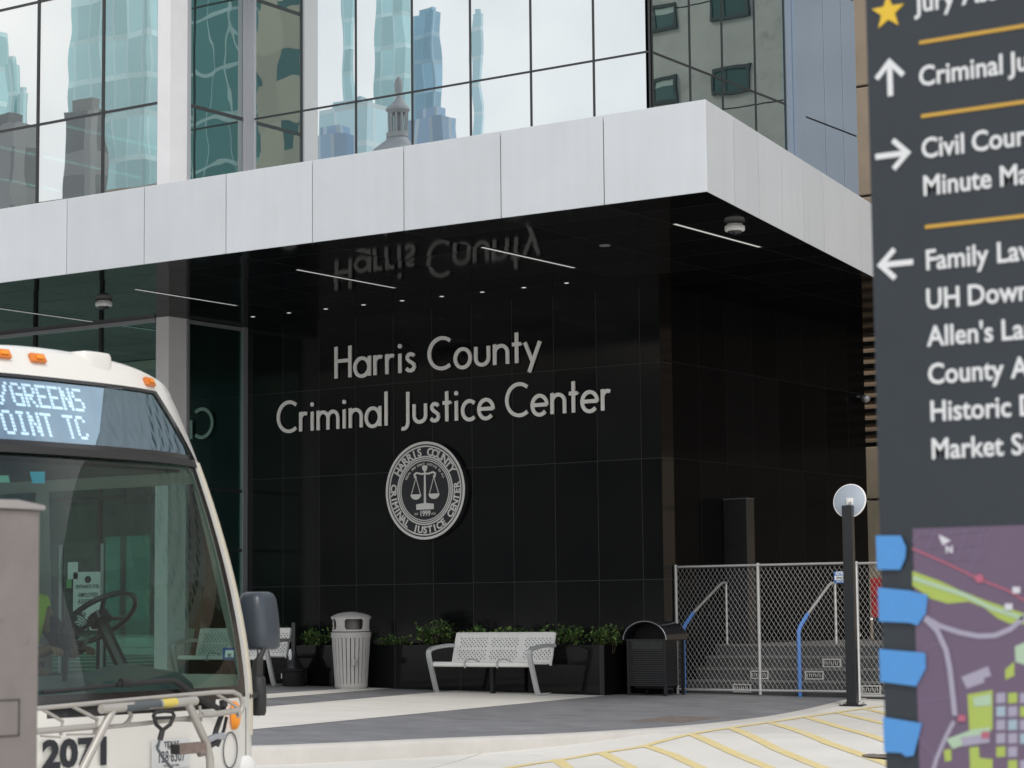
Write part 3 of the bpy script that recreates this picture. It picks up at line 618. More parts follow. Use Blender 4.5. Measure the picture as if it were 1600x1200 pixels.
# ------------------------------------------------------------------ benches
def make_bench(label, loc, rz):
    t = thing('park_bench', label, 'bench', loc, rz, 'white perforated benches by the planter')
    W = 1.72
    # perforated back: plate with staggered holes in two bands of three fields
    tilt = R(16); by0, bz0, bh = .34, .43, .46
    def bp(u, v, o=0): return Vector((u, by0+math.sin(tilt)*v+math.cos(tilt)*o, bz0+math.cos(tilt)*v-math.sin(tilt)*o))
    m = MB(); nu, nv = 52, 15; du, dv = W/nu, bh/nv
    for i in range(nu):
        for j in range(nv):
            u0, v0 = -W/2+i*du, j*dv; uc, vc = u0+du/2, v0+dv/2; f = i*3/nu % 1
            hole = (i+j) % 2 == 0 and .08 < f < .95 and j in (2, 3, 4, 5, 6, 8, 9, 10, 11, 12)
            if not hole:
                for o in (0, .012): m.face([bp(u0, v0, o), bp(u0+du, v0, o), bp(u0+du, v0+dv, o), bp(u0, v0+dv, o)])
            else:
                r = .0118; ring = [(uc+r*math.cos(q), vc+r*math.sin(q)) for q in (math.pi/8+k*math.pi/4 for k in range(8))]
                c = [(u0+du, v0+dv), (u0, v0+dv), (u0, v0), (u0+du, v0)]
                for o in (0, .012):
                    for k in range(4):
                        a, b, a2 = ring[2*k], ring[2*k+1], ring[(2*k+2) % 8]
                        m.face([bp(*c[k], o), bp(*b, o), bp(*a, o)]); m.face([bp(*c[k], o), bp(*c[(k+1) % 4], o), bp(*a2, o), bp(*b, o)])
                for k in range(8): a, b = ring[k], ring[(k+1) % 8]; m.face([bp(*a), bp(*b), bp(*b, .012), bp(*a, .012)])
    m.build('backrest', M['bench_white'], t)
    fr = MB()
    for s in (-1, 1): fr.prism([bp(s*(W/2), -.02, -.02), bp(s*(W/2), bh+.01, -.02), bp(s*(W/2), bh+.01, .03), bp(s*(W/2), -.02, .03)], (s*.022, 0, 0))
    fr.prism([bp(-W/2, bh, -.012), bp(-W/2, bh+.018, -.008), bp(-W/2, bh+.018, .02), bp(-W/2, bh, .024)], (W, 0, 0)); fr.build('back_frame', M['bench_white'], t, bevel=.005)
    # seat: rolled front edge, slightly dished, turning up to the back
    prof = [(-.16, .395), (-.175, .41), (-.172, .455), (-.15, .468), (-.05, .458), (.10, .448), (.22, .442), (.31, .44), (.35, .455), (.365, .48), (.35, .49), (.325, .462), (.28, .455)]
    low = [(.28, .425), (.10, .43), (-.05, .435), (-.14, .44)]
    m = MB(); pr = [Vector((-W/2, y, z)) for y, z in prof[:9]]+[Vector((-W/2, y, z)) for y, z in low]
    m.prism(pr, (W, 0, 0)); m.build('seat', M['bench_white'], t, bevel=.004)
    for s in (-1/3, 1/3):
        x = s*W/2+.01; pth = [(x, -.185, .38), (x, -.19, .455), (x, -.15, .492), (x, -.02, .505), (x, .12, .485), (x, .20, .455)]
        MB().sweep(pth, ((-.013, -.008), (.013, -.008), (.013, .008), (-.013, .008)), lambda i: (Vector((1, 0, 0)), Vector((0, -.8 if i < 2 else 0, .3 if i < 2 else 1)).normalized())).build('seat_divider', M['bench_grey'], t, bevel=.003)
    MB().box(-.03, .03, .10, .16, 0, .43).build('centre_leg', M['black'], t)
    for s in (-1, 1):
        x = s*(W/2+.035)
        pth = [(x, -.02, .0), (x, -.055, .06), (x, -.10, .18), (x, -.165, .36), (x, -.215, .50), (x, -.235, .58), (x, -.225, .625), (x, -.18, .652), (x, -.08, .672), (x, .08, .69), (x, .25, .70), (x, .42, .695)]
        def fr_(i):
            a, b = Vector(pth[max(0, i-1)]), Vector(pth[min(len(pth)-1, i+1)]); tg = (b-a).normalized(); return Vector((1, 0, 0)), tg.cross(Vector((1, 0, 0)))
        MB().sweep(pth, ((-.032, -.027), (.032, -.027), (.032, .027), (-.032, .027)), fr_).build('armrest', M['bench_grey'], t, bevel=.006, smooth=40)
        MB().prism([(x-.03, .03, 0), (x-.03, .12, 0), (x-.03, .30, .02), (x-.03, .02, .02), (x-.03, -.03, .02), (x-.03, -.04, 0)], (.06, 0, 0)).build('foot', M['bench_grey'], t)
    return t
fl = lambda px, py: onsurf(px, py, lambda x, y: G(x))
p = fl(694, 1081); q = fl(862, 1086); bx = (p.x+q.x)/2
b0 = make_bench('nearer white perforated metal bench in front of the planter, fully in view', (bx, -1.58, G(bx)), 0)
xb2 = ony(353, 1070, -1.6).x
b2 = dup(b0, (xb2, -1.55, G(xb2)), R(6), 'farther white perforated bench half hidden behind the bus front and mirror')

# ------------------------------------------------------------------ grey slatted bin
p = fl(556, 1077); 
bn = thing('litter_bin', 'grey slatted litter bin with a domed hood between planter shrubs', 'bin', (-4.73, -1.42, G(-4.73)))
H0, H1 = .05, .80
rb = lambda z: .245+.055*(z/.85)
sl = MB(); ns = 27
for k in range(ns):
    a0, a1 = 2*math.pi*(k+.10)/ns, 2*math.pi*(k+.91)/ns; rows = []
    for z in (H0, .3, .55, H1):
        r = rb(z); rows.append([(r*math.cos(a), r*math.sin(a), z) for a in (a0, (a0+a1)/2, a1)]+[((r-.012)*math.cos(a), (r-.012)*math.sin(a), z) for a in (a1, (a0+a1)/2, a0)])
    sl.grid(rows, True)
sl.build('slats', M['bin_grey'], bn)
MB().lathe([(rb(.0)-.02, .0), (rb(.0)-.005, .02), (rb(.05)+.004, .045), (rb(.05)+.004, .075), (.05, .075)], 40).build('base', M['bin_grey'], bn, smooth=40)
MB().lathe([(rb(.8)-.02, .77), (rb(.8)+.006, .775), (rb(.86)+.008, .855), (rb(.86)-.01, .86)], 40).build('rim', M['bin_grey'], bn, smooth=40)
MB().lathe([(.20, .06), (.262, .80), (.262, .84), (.05, .84)], 32).build('liner', M['black_matt'], bn, smooth=40)
hd = MB(); hz = [.872, .90, .905, .925, .96, 1.0, 1.04, 1.055, 1.06, 1.085]; nk = 96
hr = lambda z: .290+.012*(z-.87)/.2
def opening(k, z):
    a = (k/nk*4+.904) % 1        # four windows round the hood
    if not (.10 < a < .74): return False
    e = min(a-.10, .74-a)
    lo, hi = .90, 1.06
    if e < .035: lo, hi = .925, 1.04
    return lo <= z < hi-.001
rows = [[(hr(z)*math.cos(2*math.pi*k/nk), hr(z)*math.sin(2*math.pi*k/nk), z) for k in range(nk)] for z in hz]
for rsc in (1.0, .93):
    for j in range(len(hz)-1):
        for k in range(nk):
            if not opening(k, hz[j]):
                q = [rows[j][k], rows[j][(k+1) % nk], rows[j+1][(k+1) % nk], rows[j+1][k]]; hd.face([(x*rsc, y*rsc, z) for x, y, z in q])
for j in range(len(hz)-1):      # reveal of the openings
    for k in range(nk):
        if opening(k, hz[j]) != opening((k+1) % nk, hz[j]):
            a, b = rows[j][(k+1) % nk], rows[j+1][(k+1) % nk]; hd.face([a, b, (b[0]*.93, b[1]*.93, b[2]), (a[0]*.93, a[1]*.93, a[2])])
        if j and opening(k, hz[j]) != opening(k, hz[j-1]):
            a, b = rows[j][k], rows[j][(k+1) % nk]; hd.face([a, b, (b[0]*.93, b[1]*.93, b[2]), (a[0]*.93, a[1]*.93, a[2])])
hd.build('hood', M['bin_grey'], bn)
MB().lathe([(.165, .86), (.165, 1.085)], 24).build('hood_baffle', mat('baffle_grey', (.16, .155, .15), .6), bn, smooth=40)
MB().lathe([(.28, 1.08), (.310, 1.082), (.312, 1.092), (.27, 1.118), (.20, 1.145), (.10, 1.165), (.01, 1.17)], 48).build('hood_top', M['bin_grey'], bn, smooth=40)
MB().lathe([(.10, 1.168), (.105, 1.17), (.02, 1.173)], 20, (.10, .06, -.014)).build('ash_plate', M['dark_frame'], bn)
MB().box(.21, .25, -.24, -.16, .36, .45).build('latch', M['bin_grey'], bn)

# ------------------------------------------------------------------ black bin with barrel hood
bb = thing('litter_bin', 'black square litter bin with a barrel hood beside the fence', 'bin', (.02, -.30, G(0)), R(2))
hw_, hd_ = .30, .27
for sx_ in (-1, 1):
    for sy_ in (-1, 1): MB().box(sx_*hw_-.022, sx_*hw_+.022, sy_*hd_-.022, sy_*hd_+.022, 0, .80).build('leg', M['black'], bb, bevel=.004)
sl = MB()
for k in range(25):
    z = .14+k*.0262
    for sy_ in (-1, 1): sl.box(-hw_+.023, hw_-.023, sy_*hd_-.012, sy_*hd_+.006, z, z+.014)
    for sx_ in (-1, 1): sl.box(sx_*hw_-.012, sx_*hw_+.006, -hd_+.023, hd_-.023, z, z+.014)
sl.build('slats', mat('slat_black', (.03, .032, .036), .3, 0, .6), bb)
MB().box(-.24, .24, -.21, .21, .10, .77).build('liner', M['black_matt'], bb)
MB().box(-.255, .235, -.246, -.222, .66, .78).build('bag_edge', mat('bin_bag', (.16, .17, .17), .5, var=.3, vscale=9), bb)
top = MB(); rows = []
for k in range(17):
    a = math.pi*k/16; x, z = -.355*math.cos(a), .80+.27*math.sin(a)
    rows.append([(x, -.33, z), (x, .33, z), (x*.955, .33, .80+(z-.80)*.94), (x*.955, -.33, .80+(z-.80)*.94)])
top.grid(rows, True); top.face(rows[0]); top.face(rows[-1][::-1]); top.build('hood', M['black_gloss'], bb, smooth=40)
MB().prism([(x*.94, -.05, .80+(z-.80)*.92) for (x, _, z) in [r[0] for r in rows]], (0, .34, 0)).build('hood_back', M['black_matt'], bb)
fr = MB(); fr.box(-.33, .33, -.295, -.272, .785, .81); fr.box(-.33, .33, .27, .295, .785, .81); fr.box(-.325, -.302, -.27, .27, .785, .81); fr.box(.302, .325, -.27, .27, .785, .81); fr.build('top_frame', M['black'], bb)
rim = MB(); rim.tube([(-.355*math.cos(math.pi*k/16), -.332, .80+.27*math.sin(math.pi*k/16)) for k in range(17)], .0055, 6); rim.build('hood_rim', M['alu'], bb)

# ------------------------------------------------------------------ ash stand
p = fl(459, 1072)
ax = ony(459, 1072, -1.30).x
at = thing('ash_stand', 'black smokers ash stand with a thin neck and white tag', 'ash stand', (ax, -1.30, G(ax)))
MB().lathe([(.165, 0), (.175, .02), (.185, .22), (.205, .235), (.205, .265), (.19, .275), (.06, .285)], 32).build('base', M['black_matt'], at, smooth=40)
MB().lathe([(.16, .27), (.12, .36), (.06, .46), (.04, .54), (.038, .96), (.03, .99), (.01, .995)], 24).build('neck', M['black'], at, smooth=50)
MB().lathe([(.002, .30), (.022, .32), (.032, .38), (.028, .44), (.01, .48)], 14, (0, -.085, .10)).build('tag', M['paper'], at, smooth=50)
MB().tube([(0, -.02, .60), (0, -.06, .62), (0, -.085, .58)], .006, 6).build('tag_string', M['black'], at)
MB().box(-.235, -.205, -.03, .0, .12, .20).build('catch', M['paper'], at)

# ------------------------------------------------------------------ fence, steps, handrails
def fence(x0, x1, posts, y, h, lab, brace=None):
    t = thing('chain_link_fence', lab, 'fence', (x0, y, G(x0)), group='chain link fence panels')
    zb, zt = .06, h; L = x1-x0
    for x in posts: MB().tube([(x-x0, 0, 0), (x-x0, 0, zt+.03)], .024, 10).build('post', M['galv'], t, smooth=50)
    for z in (zb, zt): MB().tube([(0, 0, z), (L, 0, z)], .019, 8).build('rail', M['galv'], t, smooth=50)
    wm = MB(); s_ = .073; k = -int((zt-zb)/s_)-1
    def clip(xa, za, xb, zb_):
        out = []
        for fx, fz in ((xa, za), (xb, zb_)): out.append((fx, fz))
        t0, t1 = 0, 1; dx, dz = xb-xa, zb_-za
        for pq, lo, hi in ((dx, -xa, L-xa), (dz, zb-za, zt-za)):
            a, b = sorted((lo/pq, hi/pq)); t0, t1 = max(t0, a), min(t1, b)
        return (xa+dx*t0, za+dz*t0, xa+dx*t1, za+dz*t1) if t1 > t0+1e-3 else None
    hh = zt-zb; sl_ = 1.45; c = -hh/sl_
    while c < L+hh/sl_:
        for sg in (1, -1):
            q = clip(c, zb, c+sg*hh/sl_, zt)
            if q: wm.tube([(q[0], .012+.002*sg, q[1]), (q[2], .012+.002*sg, q[3])], .0020, 4, False)
        c += s_
    wm.build('wire_mesh', M['wire'], t)
    return t
fy = .30
fxa, fxb, fxc = onx(1055, 1075, 0).x+.03, ony(1188, 1080, fy).x, ony(1333, 1085, fy).x
fence(fxa, fxc, (fxa, fxb, fxc), fy, 1.86, 'left chain link fence panel across the steps, from granite wall to black post')
fx2 = ony(1343, 1085, fy-.06).x
f2 = fence(fx2, fx2+2.6, (fx2, fx2+2.6), fy-.06, 1.90, 'right chain link fence panel running from the black post behind the big sign')
MB().tube([(.02, -.05, 1.86), (.20, -.42, .0)], .021, 8).build('brace', M['galv'], f2)
MB().tube([(.02, -.02, .92), (.14, -.22, .90)], .012, 8).build('brace_clip', M['galv'], f2)
p0 = ony(1303, 893, fy-.03); p1 = ony(1320, 911, fy-.03)
fs = thing('fence_sign', 'small blue and white notice wired to the chain link fence', 'sign', (p0.x, fy-.03, p1.z))
MB().box(0, p1.x-p0.x+.03, -.004, 0, 0, p0.z-p1.z).build('plate', mat('sign_blue', (.07, .16, .42), .5), fs)
MB().box(.012, p1.x-p0.x+.018, -.006, -.0045, .045, .105).build('field', M['paper'], fs)
text('ASTRO', .062, 'lettering', M['paper'], fs, Matrix.Translation(((p1.x-p0.x+.03)/2, -.0055, .118)) @ FACE, bold=.002, sx=.75); text('FENCE', .05, 'lettering', M['ink'], fs, Matrix.Translation(((p1.x-p0.x+.03)/2, -.0075, .057)) @ FACE, bold=.001, sx=.8); text('RENTALS', .04, 'lettering', M['paper'], fs, Matrix.Translation(((p1.x-p0.x+.03)/2, -.0055, .012)) @ FACE, sx=.7)
st = thing('entrance_steps', 'dark stone entrance steps with louvred lights behind the fence', 'steps', (0, .55, 0))
sm = MB(); SY = [.62, .92, 1.22, 1.52]; SZ = [.17, .34, .51, .68]
for i in range(4):
    y1 = SY[i+1] if i < 3 else 7.0
    sm.box(.005, 8, SY[i]-.55, (SY[i+1]+.02 if i < 3 else 7.0)-.55, -.4, SZ[i]-.02)
sm.build('treads_body', M['steps'], st)
nm_ = MB()
for i in range(4): nm_.box(.005, 8, SY[i]-.56, (SY[i+1]-.012 if i < 3 else 7.0)-.55, SZ[i]-.0195, SZ[i]+.012)
nm_.build('nosings', mat('step_nosing', (.13, .13, .125), .6, var=.1, vscale=10), st)
M['lv_frame'] = mat('louvre_frame', (.55, .55, .53), .4, .3)
for px, py, i in ((1187, 1034.5, 1), (1160, 1070, 0), (1300, 1017, 2), (1273, 1052, 1), (1362, 1072, 0)):
    p = ony(px, py, SY[i]); zc = (SZ[i]+(SZ[i-1] if i else -.03))/2; x = p.x; y = SY[i]-.55
    f = MB(); f.box(x-.15, x+.15, y-.022, y-.004, zc+.042, zc+.062); f.box(x-.15, x+.15, y-.022, y-.004, zc-.062, zc-.042); f.box(x-.15, x-.128, y-.022, y-.004, zc-.0415, zc+.0415); f.box(x+.128, x+.15, y-.022, y-.004, zc-.0415, zc+.0415)
    fo = f.build('step_light', M['lv_frame'], st)
    g = MB().box(x-.127, x+.127, y-.008, y-.003, zc-.04, zc+.04); g.build('grille', M['black_matt'], fo)
    g = MB()
    for k in range(7): g.box(x-.118+k*.034, x-.106+k*.034, y-.016, y-.009, zc-.026, zc+.026)
    g.build('grille_bars', M['lv_frame'], fo)
def handrail(x, lab, ya=.52, yb=1.75):
    t = thing('handrail', lab, 'handrail', (x, ya, G(x)), group='handrails at the entrance steps')
    z0 = 0; top0, top1 = .98, 1.62
    MB().tube([(0, 0, 0), (0, 0, top0-.06), (0, .02, top0-.02), (0, .06, top0+.03), (0, .30, top0+.20)], .030, 10).build('blue_sleeve', M['blue_sleeve'], t, smooth=50)
    MB().tube([(0, .30, top0+.20), (0, yb-ya-.22, top1-.02), (0, yb-ya-.14, top1+.01), (0, yb-ya, top1+.01)], .021, 10).build('rail', M['rail'], t, smooth=50)
    MB().tube([(0, yb-ya-.02, .68), (0, yb-ya-.02, top1+.01)], .021, 10).build('post', M['rail'], t, smooth=50)
    MB().lathe([(.06, .685), (.06, .70), (.03, .71)], 14, (0, yb-ya-.02, 0)).build('flange', M['rail'], t)
handrail(.085, 'left steel handrail with blue sleeve at the granite wall', .40)
handrail(ony(1249, 1040, .52).x, 'right steel handrail with blue sleeve beside the black post')
pp = Vector((.012, 1.82, 0))
py_ = thing('granite_pylon', 'short dark granite pylon standing on the landing behind the fence', 'pylon', (pp.x, 1.82, .68))
q = ony(1135, 781, 1.82); q2 = ony(1172, 781, 1.82)
MB().box(0, q2.x-q.x, 0, .24, 0, q.z-.68).build('shaft', mat('pylon_stone', (.017, .0175, .019), .35, 0, .5, var=.3, vscale=9), py_, bevel=.008); MB().box(-.004, q2.x-q.x+.004, -.004, .244, q.z-.68+.002, q.z-.68+.02).build('cap', mat('pylon_highlight', (.09, .09, .09), .5), py_)  # paler cap slab paints a highlight along the pylon top

# ------------------------------------------------------------------ post with round mirror
p = onsurf(1325, 1102, lambda x, y: G(x)); pz = G(p.x); topz = ony(1323, 790, p.y).z
p.x += .07
mp = thing('mirror_post', 'tall black square post carrying a round grey mirror', 'post', (p.x, p.y, pz), HEAD*.35)
MB().box(-.068, .068, -.068, .068, 0, topz-pz).build('post', M['black'], mp, bevel=.006); MB().box(-.15, .15, -.15, .15, 0, .014).build('base_plate', M['black'], mp)
for sx_ in (-1, 1):
    for sy_ in (-1, 1): MB().lathe([(.016, 0), (.016, .03), (.008, .032)], 8, (sx_*.12, sy_*.12, .012)).build('bolt', M['galv'], mp)
c = ony(1329, 783, p.y+.12); mz = c.z-pz
n_ = (CAM-c); n_.z = 0; n_.normalize(); 
mt = Matrix.Translation((0, .13, mz)) @ Matrix.Rotation(R(-8), 4, 'Z') @ Matrix.Rotation(R(78), 4, 'X')
dm = MB().lathe([(.01, -.035), (.12, -.030), (.20, -.012), (.218, .0), (.222, .02), (.21, .03), (.02, .035)], 40)
dme = dm.mesh('mirror_face'); dme.transform(mt); put('mirror_face', dme, mat('disc_grey', (.36, .41, .48), .5, .0, var=.04, vscale=4), mp, smooth=50)
rg = MB(); rg.tube([(.224*math.cos(2*math.pi*k/40), .224*math.sin(2*math.pi*k/40), .01) for k in range(41)], .013, 8); rme = rg.mesh('mirror_rim'); rme.transform(mt); put('mirror_rim', rme, M['white_metal'], mp, smooth=60)
MB().box(-.035, .055, .07, .11, mz-.05, mz+.04).build('bracket', M['white_metal'], mp); MB().box(.012, .04, -.02, .1, mz-.02, mz+.035).build('clamp', M['white_metal'], mp)

# ------------------------------------------------------------------ tan building beyond the side wall and the red box
tb = thing('stone_building', 'tan stone building with louvres just visible beside the big sign', 'building', (0, 9.5, 0))
p0 = ony(1343, 500, 9.5).x
tw = MB()
for z0, z1 in ((-.3, 1.0), (1.04, 3.2), (3.24, 4.2), (7.0, 8.9), (8.94, 11.0), (11.04, 13.2), (13.24, 15.6), (15.64, 18.0), (18.04, 21), (21.04, 24)): tw.box(p0-.3, p0+(.8 if z0 > 8 else 48), 0, 3, z0, z1)
tw.build('wall', M['tan'], tb, bevel=.02)
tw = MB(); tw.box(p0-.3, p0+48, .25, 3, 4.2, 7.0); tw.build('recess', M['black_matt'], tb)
lv = MB()
for k in range(13): lv.prism([(p0-.3, .0, 4.28+k*.21), (p0-.3, .22, 4.40+k*.21), (p0-.3, .22, 4.44+k*.21), (p0-.3, .0, 4.32+k*.21)], (48, 0, 0))
lv.build('louvre', mat('louvre_brown', (.20, .14, .09), .6), tb)
M['teal_win'] = mat('tan_building_glass', (.035, .075, .078), .1, 0, .6); M['blind'] = mat('window_blind', (.30, .36, .33), .7)
M['concrete_old'] = mat('weathered_concrete', (.36, .352, .335), .85, var=.14, vscale=1.0, dirt=((.20, .195, .175), .9, .55))
tw = MB(); cz = [8.92, 11.0, 13.2, 15.6, 18.0, 21.0, 24.0]
for z0, z1 in zip(cz, cz[1:]): tw.box(p0+.81, p0+48, .06, 3, z0+.015, z1-.015)
tw.build('upper_wall', M['concrete_old'], tb)
tb.location.x = 0
wz = [ony(1048, y, 9.5).z for y in (160, 118, 45, 2)]; wh = wz[1]-wz[0]; wp = wz[2]-wz[0]
for rz0, rz1 in [(wz[0]+wp*q, wz[0]+wp*q+wh) for q in range(-1, 4)]:
    for k in range(16):
        xa = 1.66+k*1.62; f = MB(); W_ = .80
        f.box(xa, xa+.06, .0, .059, rz0, rz1); f.box(xa+W_, xa+W_+.06, .0, .059, rz0, rz1); f.box(xa+.061, xa+W_-.001, .0, .059, rz0, rz0+.07); f.box(xa+.061, xa+W_-.001, .0, .059, rz1-.07, rz1); f.box(xa+.5, xa+.53, .01, .059, rz0+.071, rz1-.071)
        fo = f.build('window', M['dark_frame'], tb); MB().box(xa+.061, xa+W_-.001, .03, .055, rz0+.071, rz1-.071).build('pane', M['teal_win'], fo)
        if k % 3 != 1: MB().box(xa+.065, xa+W_-.005, .025, .0295, rz1-.07-(rz1-rz0)*(.25+.2*(k % 2)), rz1-.075).build('blind', M['blind'], fo)
q = ony(1364, 1000, 5.2)
rbx = thing('red_cabinet', 'narrow red cabinet seen through the fence beside the sign', 'cabinet', (q.x, 5.2, .69))
z0, z1 = ony(1364, 965, 5.2).z, ony(1364, 903, 5.2).z
MB().box(-.02, .35, 0, .25, z0-.69, z1-.69).build('box', M['red'], rbx, bevel=.01); MB().box(.0, .33, .02, .23, 0, z0-.692).build('stand', M['dark_frame'], rbx); MB().box(.0, .33, -.012, -.001, (z0+z1)/2-.69, (z0+z1)/2-.68).build('door_edge', M['ink'], rbx)

# ------------------------------------------------------------------ city bus (local: +x forward, +y the driver's side, z up from the road)
BZ = STR(8.3, -19.7); XB, YB = 8.30, -19.72
bus = thing('city_bus', 'white city bus with lit destination sign and folded bike rack', 'bus', (XB, YB, BZ))
M['bus_white'] = mat('bus_white', (.74, .73, .69), .22, 0, .5, var=.03, vscale=2, dirt=((.58, .55, .49), 3.0, .62))
M['bus_cream'] = mat('bus_cream', (.66, .62, .52), .35)
M['bus_black'] = mat('bus_black', (.018, .018, .020), .16, 0, .6)
M['rubber'] = mat('rubber', (.02, .02, .021), .6)
M['bus_dark'] = mat('bus_interior', (.035, .036, .038), .7, var=.2); M['dash'] = mat('dashboard', (.085, .10, .11), .6, var=.08)
M['rack'] = mat('rack_grey', (.42, .40, .37), .45, .3, var=.06, vscale=10); M['amber'] = mat('amber_lens', (.75, .25, .02), .15, emit=(1, .4, .05), estr=.12)
def bhw(z): return 1.3-.13*max(0, (z+BZ-.9)/1.7)**2
def BS(s, z, o=0):
    """front skin at lateral fraction s, height z; o = offset outwards (forward)"""
    sl = .62*max(0, (z+BZ-.7)/2.0)**1.5
    return Vector((-sl-.34*abs(s)**3+o, s*bhw(z), z))
def bus_px(px, py, o=0):
    best = None
    cw = lambda p: Vector((p.x+XB, p.y+YB, p.z+BZ))-CAM
    for i in range(121):
        s = -1+1.93*i/120; a, b = -.2, 3.7
        for _ in range(26):
            m = (a+b)/2; q = cw(BS(s, m, o))
            if 600-F_PX*q.dot(_up)/q.dot(_fw) > py: a = m
            else: b = m
        q = cw(BS(s, a, o)); e = abs(800+F_PX*q.dot(_rt)/q.dot(_fw)-px)
        if best is None or e < best[0]: best = (e, s, a)
    return best[1], best[2]
Zl = lambda zw: zw-BZ
cols = sorted(set([round(-1+.05*i, 3) for i in range(41)]+[-.83, -.76, .76, .83, -.73, .73, .97, .93, -.93]))
zrow = [Zl(z) for z in (-.02, .10, .25, .45, .60, .68, .73, .80, .83, .90, 1.05, 1.2, 1.35, 1.5, 1.65, 1.8, 1.92, 2.0, 2.045, 2.075, 2.125)]
body, blk, gls = MB(), MB(), MB()
def wide(z): return 1.0
for a, b in zip(cols, cols[1:]):
    for z0, z1 in zip(zrow, zrow[1:]):
        c = abs((a+b)/2); zw = (z0+z1)/2+BZ; q = [(a, z0), (b, z0), (b, z1), (a, z1)]
        corner = c > .73 and (zw < .83 or zw > 2.045)
        if c < .76 and .80 < zw < 2.075 and not corner: gls.face([BS(*p, -.012) for p in q])
        elif c < .83 and zw > (.68 if c < .5 else .73): blk.face([BS(*p) for p in q])
        else: body.face([BS(*p) for p in q])
# destination-sign band: columns narrow towards the top
TOPR = 7
def ztop(s): return Zl(2.69-.13*s*s)
kb = lambda z: .905-.24*max(0, (z+BZ-2.125)/.40)
tcol = [-1, -.97, -.93, -.86, -.7, -.5, -.3, -.1, .1, .3, .5, .7, .86, .93, .97, 1]
zu = [Zl(2.125+.40*i/8) for i in range(9)]; zu = [zu[0], Zl(2.15)]+zu[1:8]+[Zl(2.505), zu[8]]
dg_, dframe = MB(), MB()
for z0, z1 in zip(zu, zu[1:]):
    for a, b in zip(tcol, tcol[1:]):
        q = [(a*kb(z0), z0), (b*kb(z0), z0), (b*kb(z1), z1), (a*kb(z1), z1)]; zw = (z0+z1)/2+BZ
        if abs(a+b)/2 < .93 and 2.15 < zw < 2.505: dg_.face([BS(*p, -.01) for p in q])
        else: blk.face([BS(*p) for p in q])
    for sg in (-1, 1):
        n_ = 3
        for k in range(n_):
            q = []
            for z, kk in ((z0, k), (z0, k+1), (z1, k+1), (z1, k)): s = kb(z)+(1-kb(z))*kk/n_; q.append((sg*s, z))
            body.face([BS(*p) for p in q])
# brow and roof
allc = sorted(set([c*kb(Zl(2.525)) for c in tcol]+[sg*(kb(Zl(2.525))+(1-kb(Zl(2.525)))*k/3) for sg in (-1, 1) for k in range(4)]))
rows = []
for f in (0, .4, .75, 1.0): rows.append([BS(s, Zl(2.525)+(ztop(s)-Zl(2.525))*f*.9) for s in allc])
top = rows[-1]
for dx, dz, in ((-.05, .022), (-.14, .042), (-.4, .055), (-1.2, .06), (-12.0, .06)):
    rows.append([Vector((min(p.x, p.x) + dx if dx > -12 else -12.0, p.y, p.z+dz)) for p in top])
body.grid(rows)
# sides with window openings, rear, underside
side = MB(); zs = [Zl(-.02), Zl(.45), Zl(.85), Zl(2.0), Zl(2.525)]
wx = [-1.0, -2.0, -2.12, -3.6, -3.72, -5.2, -5.32, -6.8, -6.92, -8.4, -8.52, -10.0, -12.0]
sg_ = MB()
for sg in (-1, 1):
    for z0, z1 in zip(zs, zs[1:]):
        xx = [None, 'pillar']+wx[1:]
        for a, b in zip(xx, xx[1:]):
            at_ = lambda q, z: BS(sg, z) if q is None else (Vector((BS(sg, z).x-.10, sg*bhw(z), z)) if q == 'pillar' else Vector((q, sg*bhw(z), z)))
            pa = [at_(a, z) for z in (z0, z1)]; pb = [at_(b, z) for z in (z0, z1)]
            win = a is not None and z0 == zs[2] and (a == 'pillar' or (a-b) > .3) and b > -11
            (sg_ if win else side).face([pa[0], pb[0], pb[1], pa[1]])
    e = BS(sg, Zl(2.525)); t0 = top[0] if sg < 0 else top[-1]
    side.face([e, Vector((-12, sg*bhw(Zl(2.525)), Zl(2.525))), Vector((-12, t0.y, t0.z+.06)), Vector((t0.x-1.2, t0.y, t0.z+.06)), Vector((t0.x-.05, t0.y, t0.z+.022)), t0])
side.face([(-12, -1.3, zs[0]), (-12, 1.3, zs[0]), (-12, bhw(zs[-1]), zs[-1]), (-12, -bhw(zs[-1]), zs[-1])])
side.face([(-12, -bhw(zs[-1]), zs[-1]), (-12, bhw(zs[-1]), zs[-1]), (-12, 1.2, Zl(2.75)), (-12, -1.2, Zl(2.75))])
side.face([(-.2, -1.25, zs[0]), (-.2, 1.25, zs[0]), (-12, 1.29, zs[0]), (-12, -1.29, zs[0])])
body.v += []; nv = len(body.v); body.v += side.v; body.f += [tuple(i+nv for i in f) for f in side.f]
body.build('body', M['bus_white'], bus, smooth=35)
bk = blk.build('windscreen_surround', M['bus_black'], bus, smooth=35)
ws = gls.build('windscreen', M['bus_glass'], bus, smooth=60); dgo = dg_.build('sign_window', M['bus_sign_glass'], bus, smooth=60)
sg_.build('side_window', M['bus_glass'], bus)
mid = MB(); mid.grid([[BS(s/20, Zl(z), .012) for s in range(-17, 18)] for z in (2.078, 2.12)]); mid.build('header_bar', M['rubber'], bus)
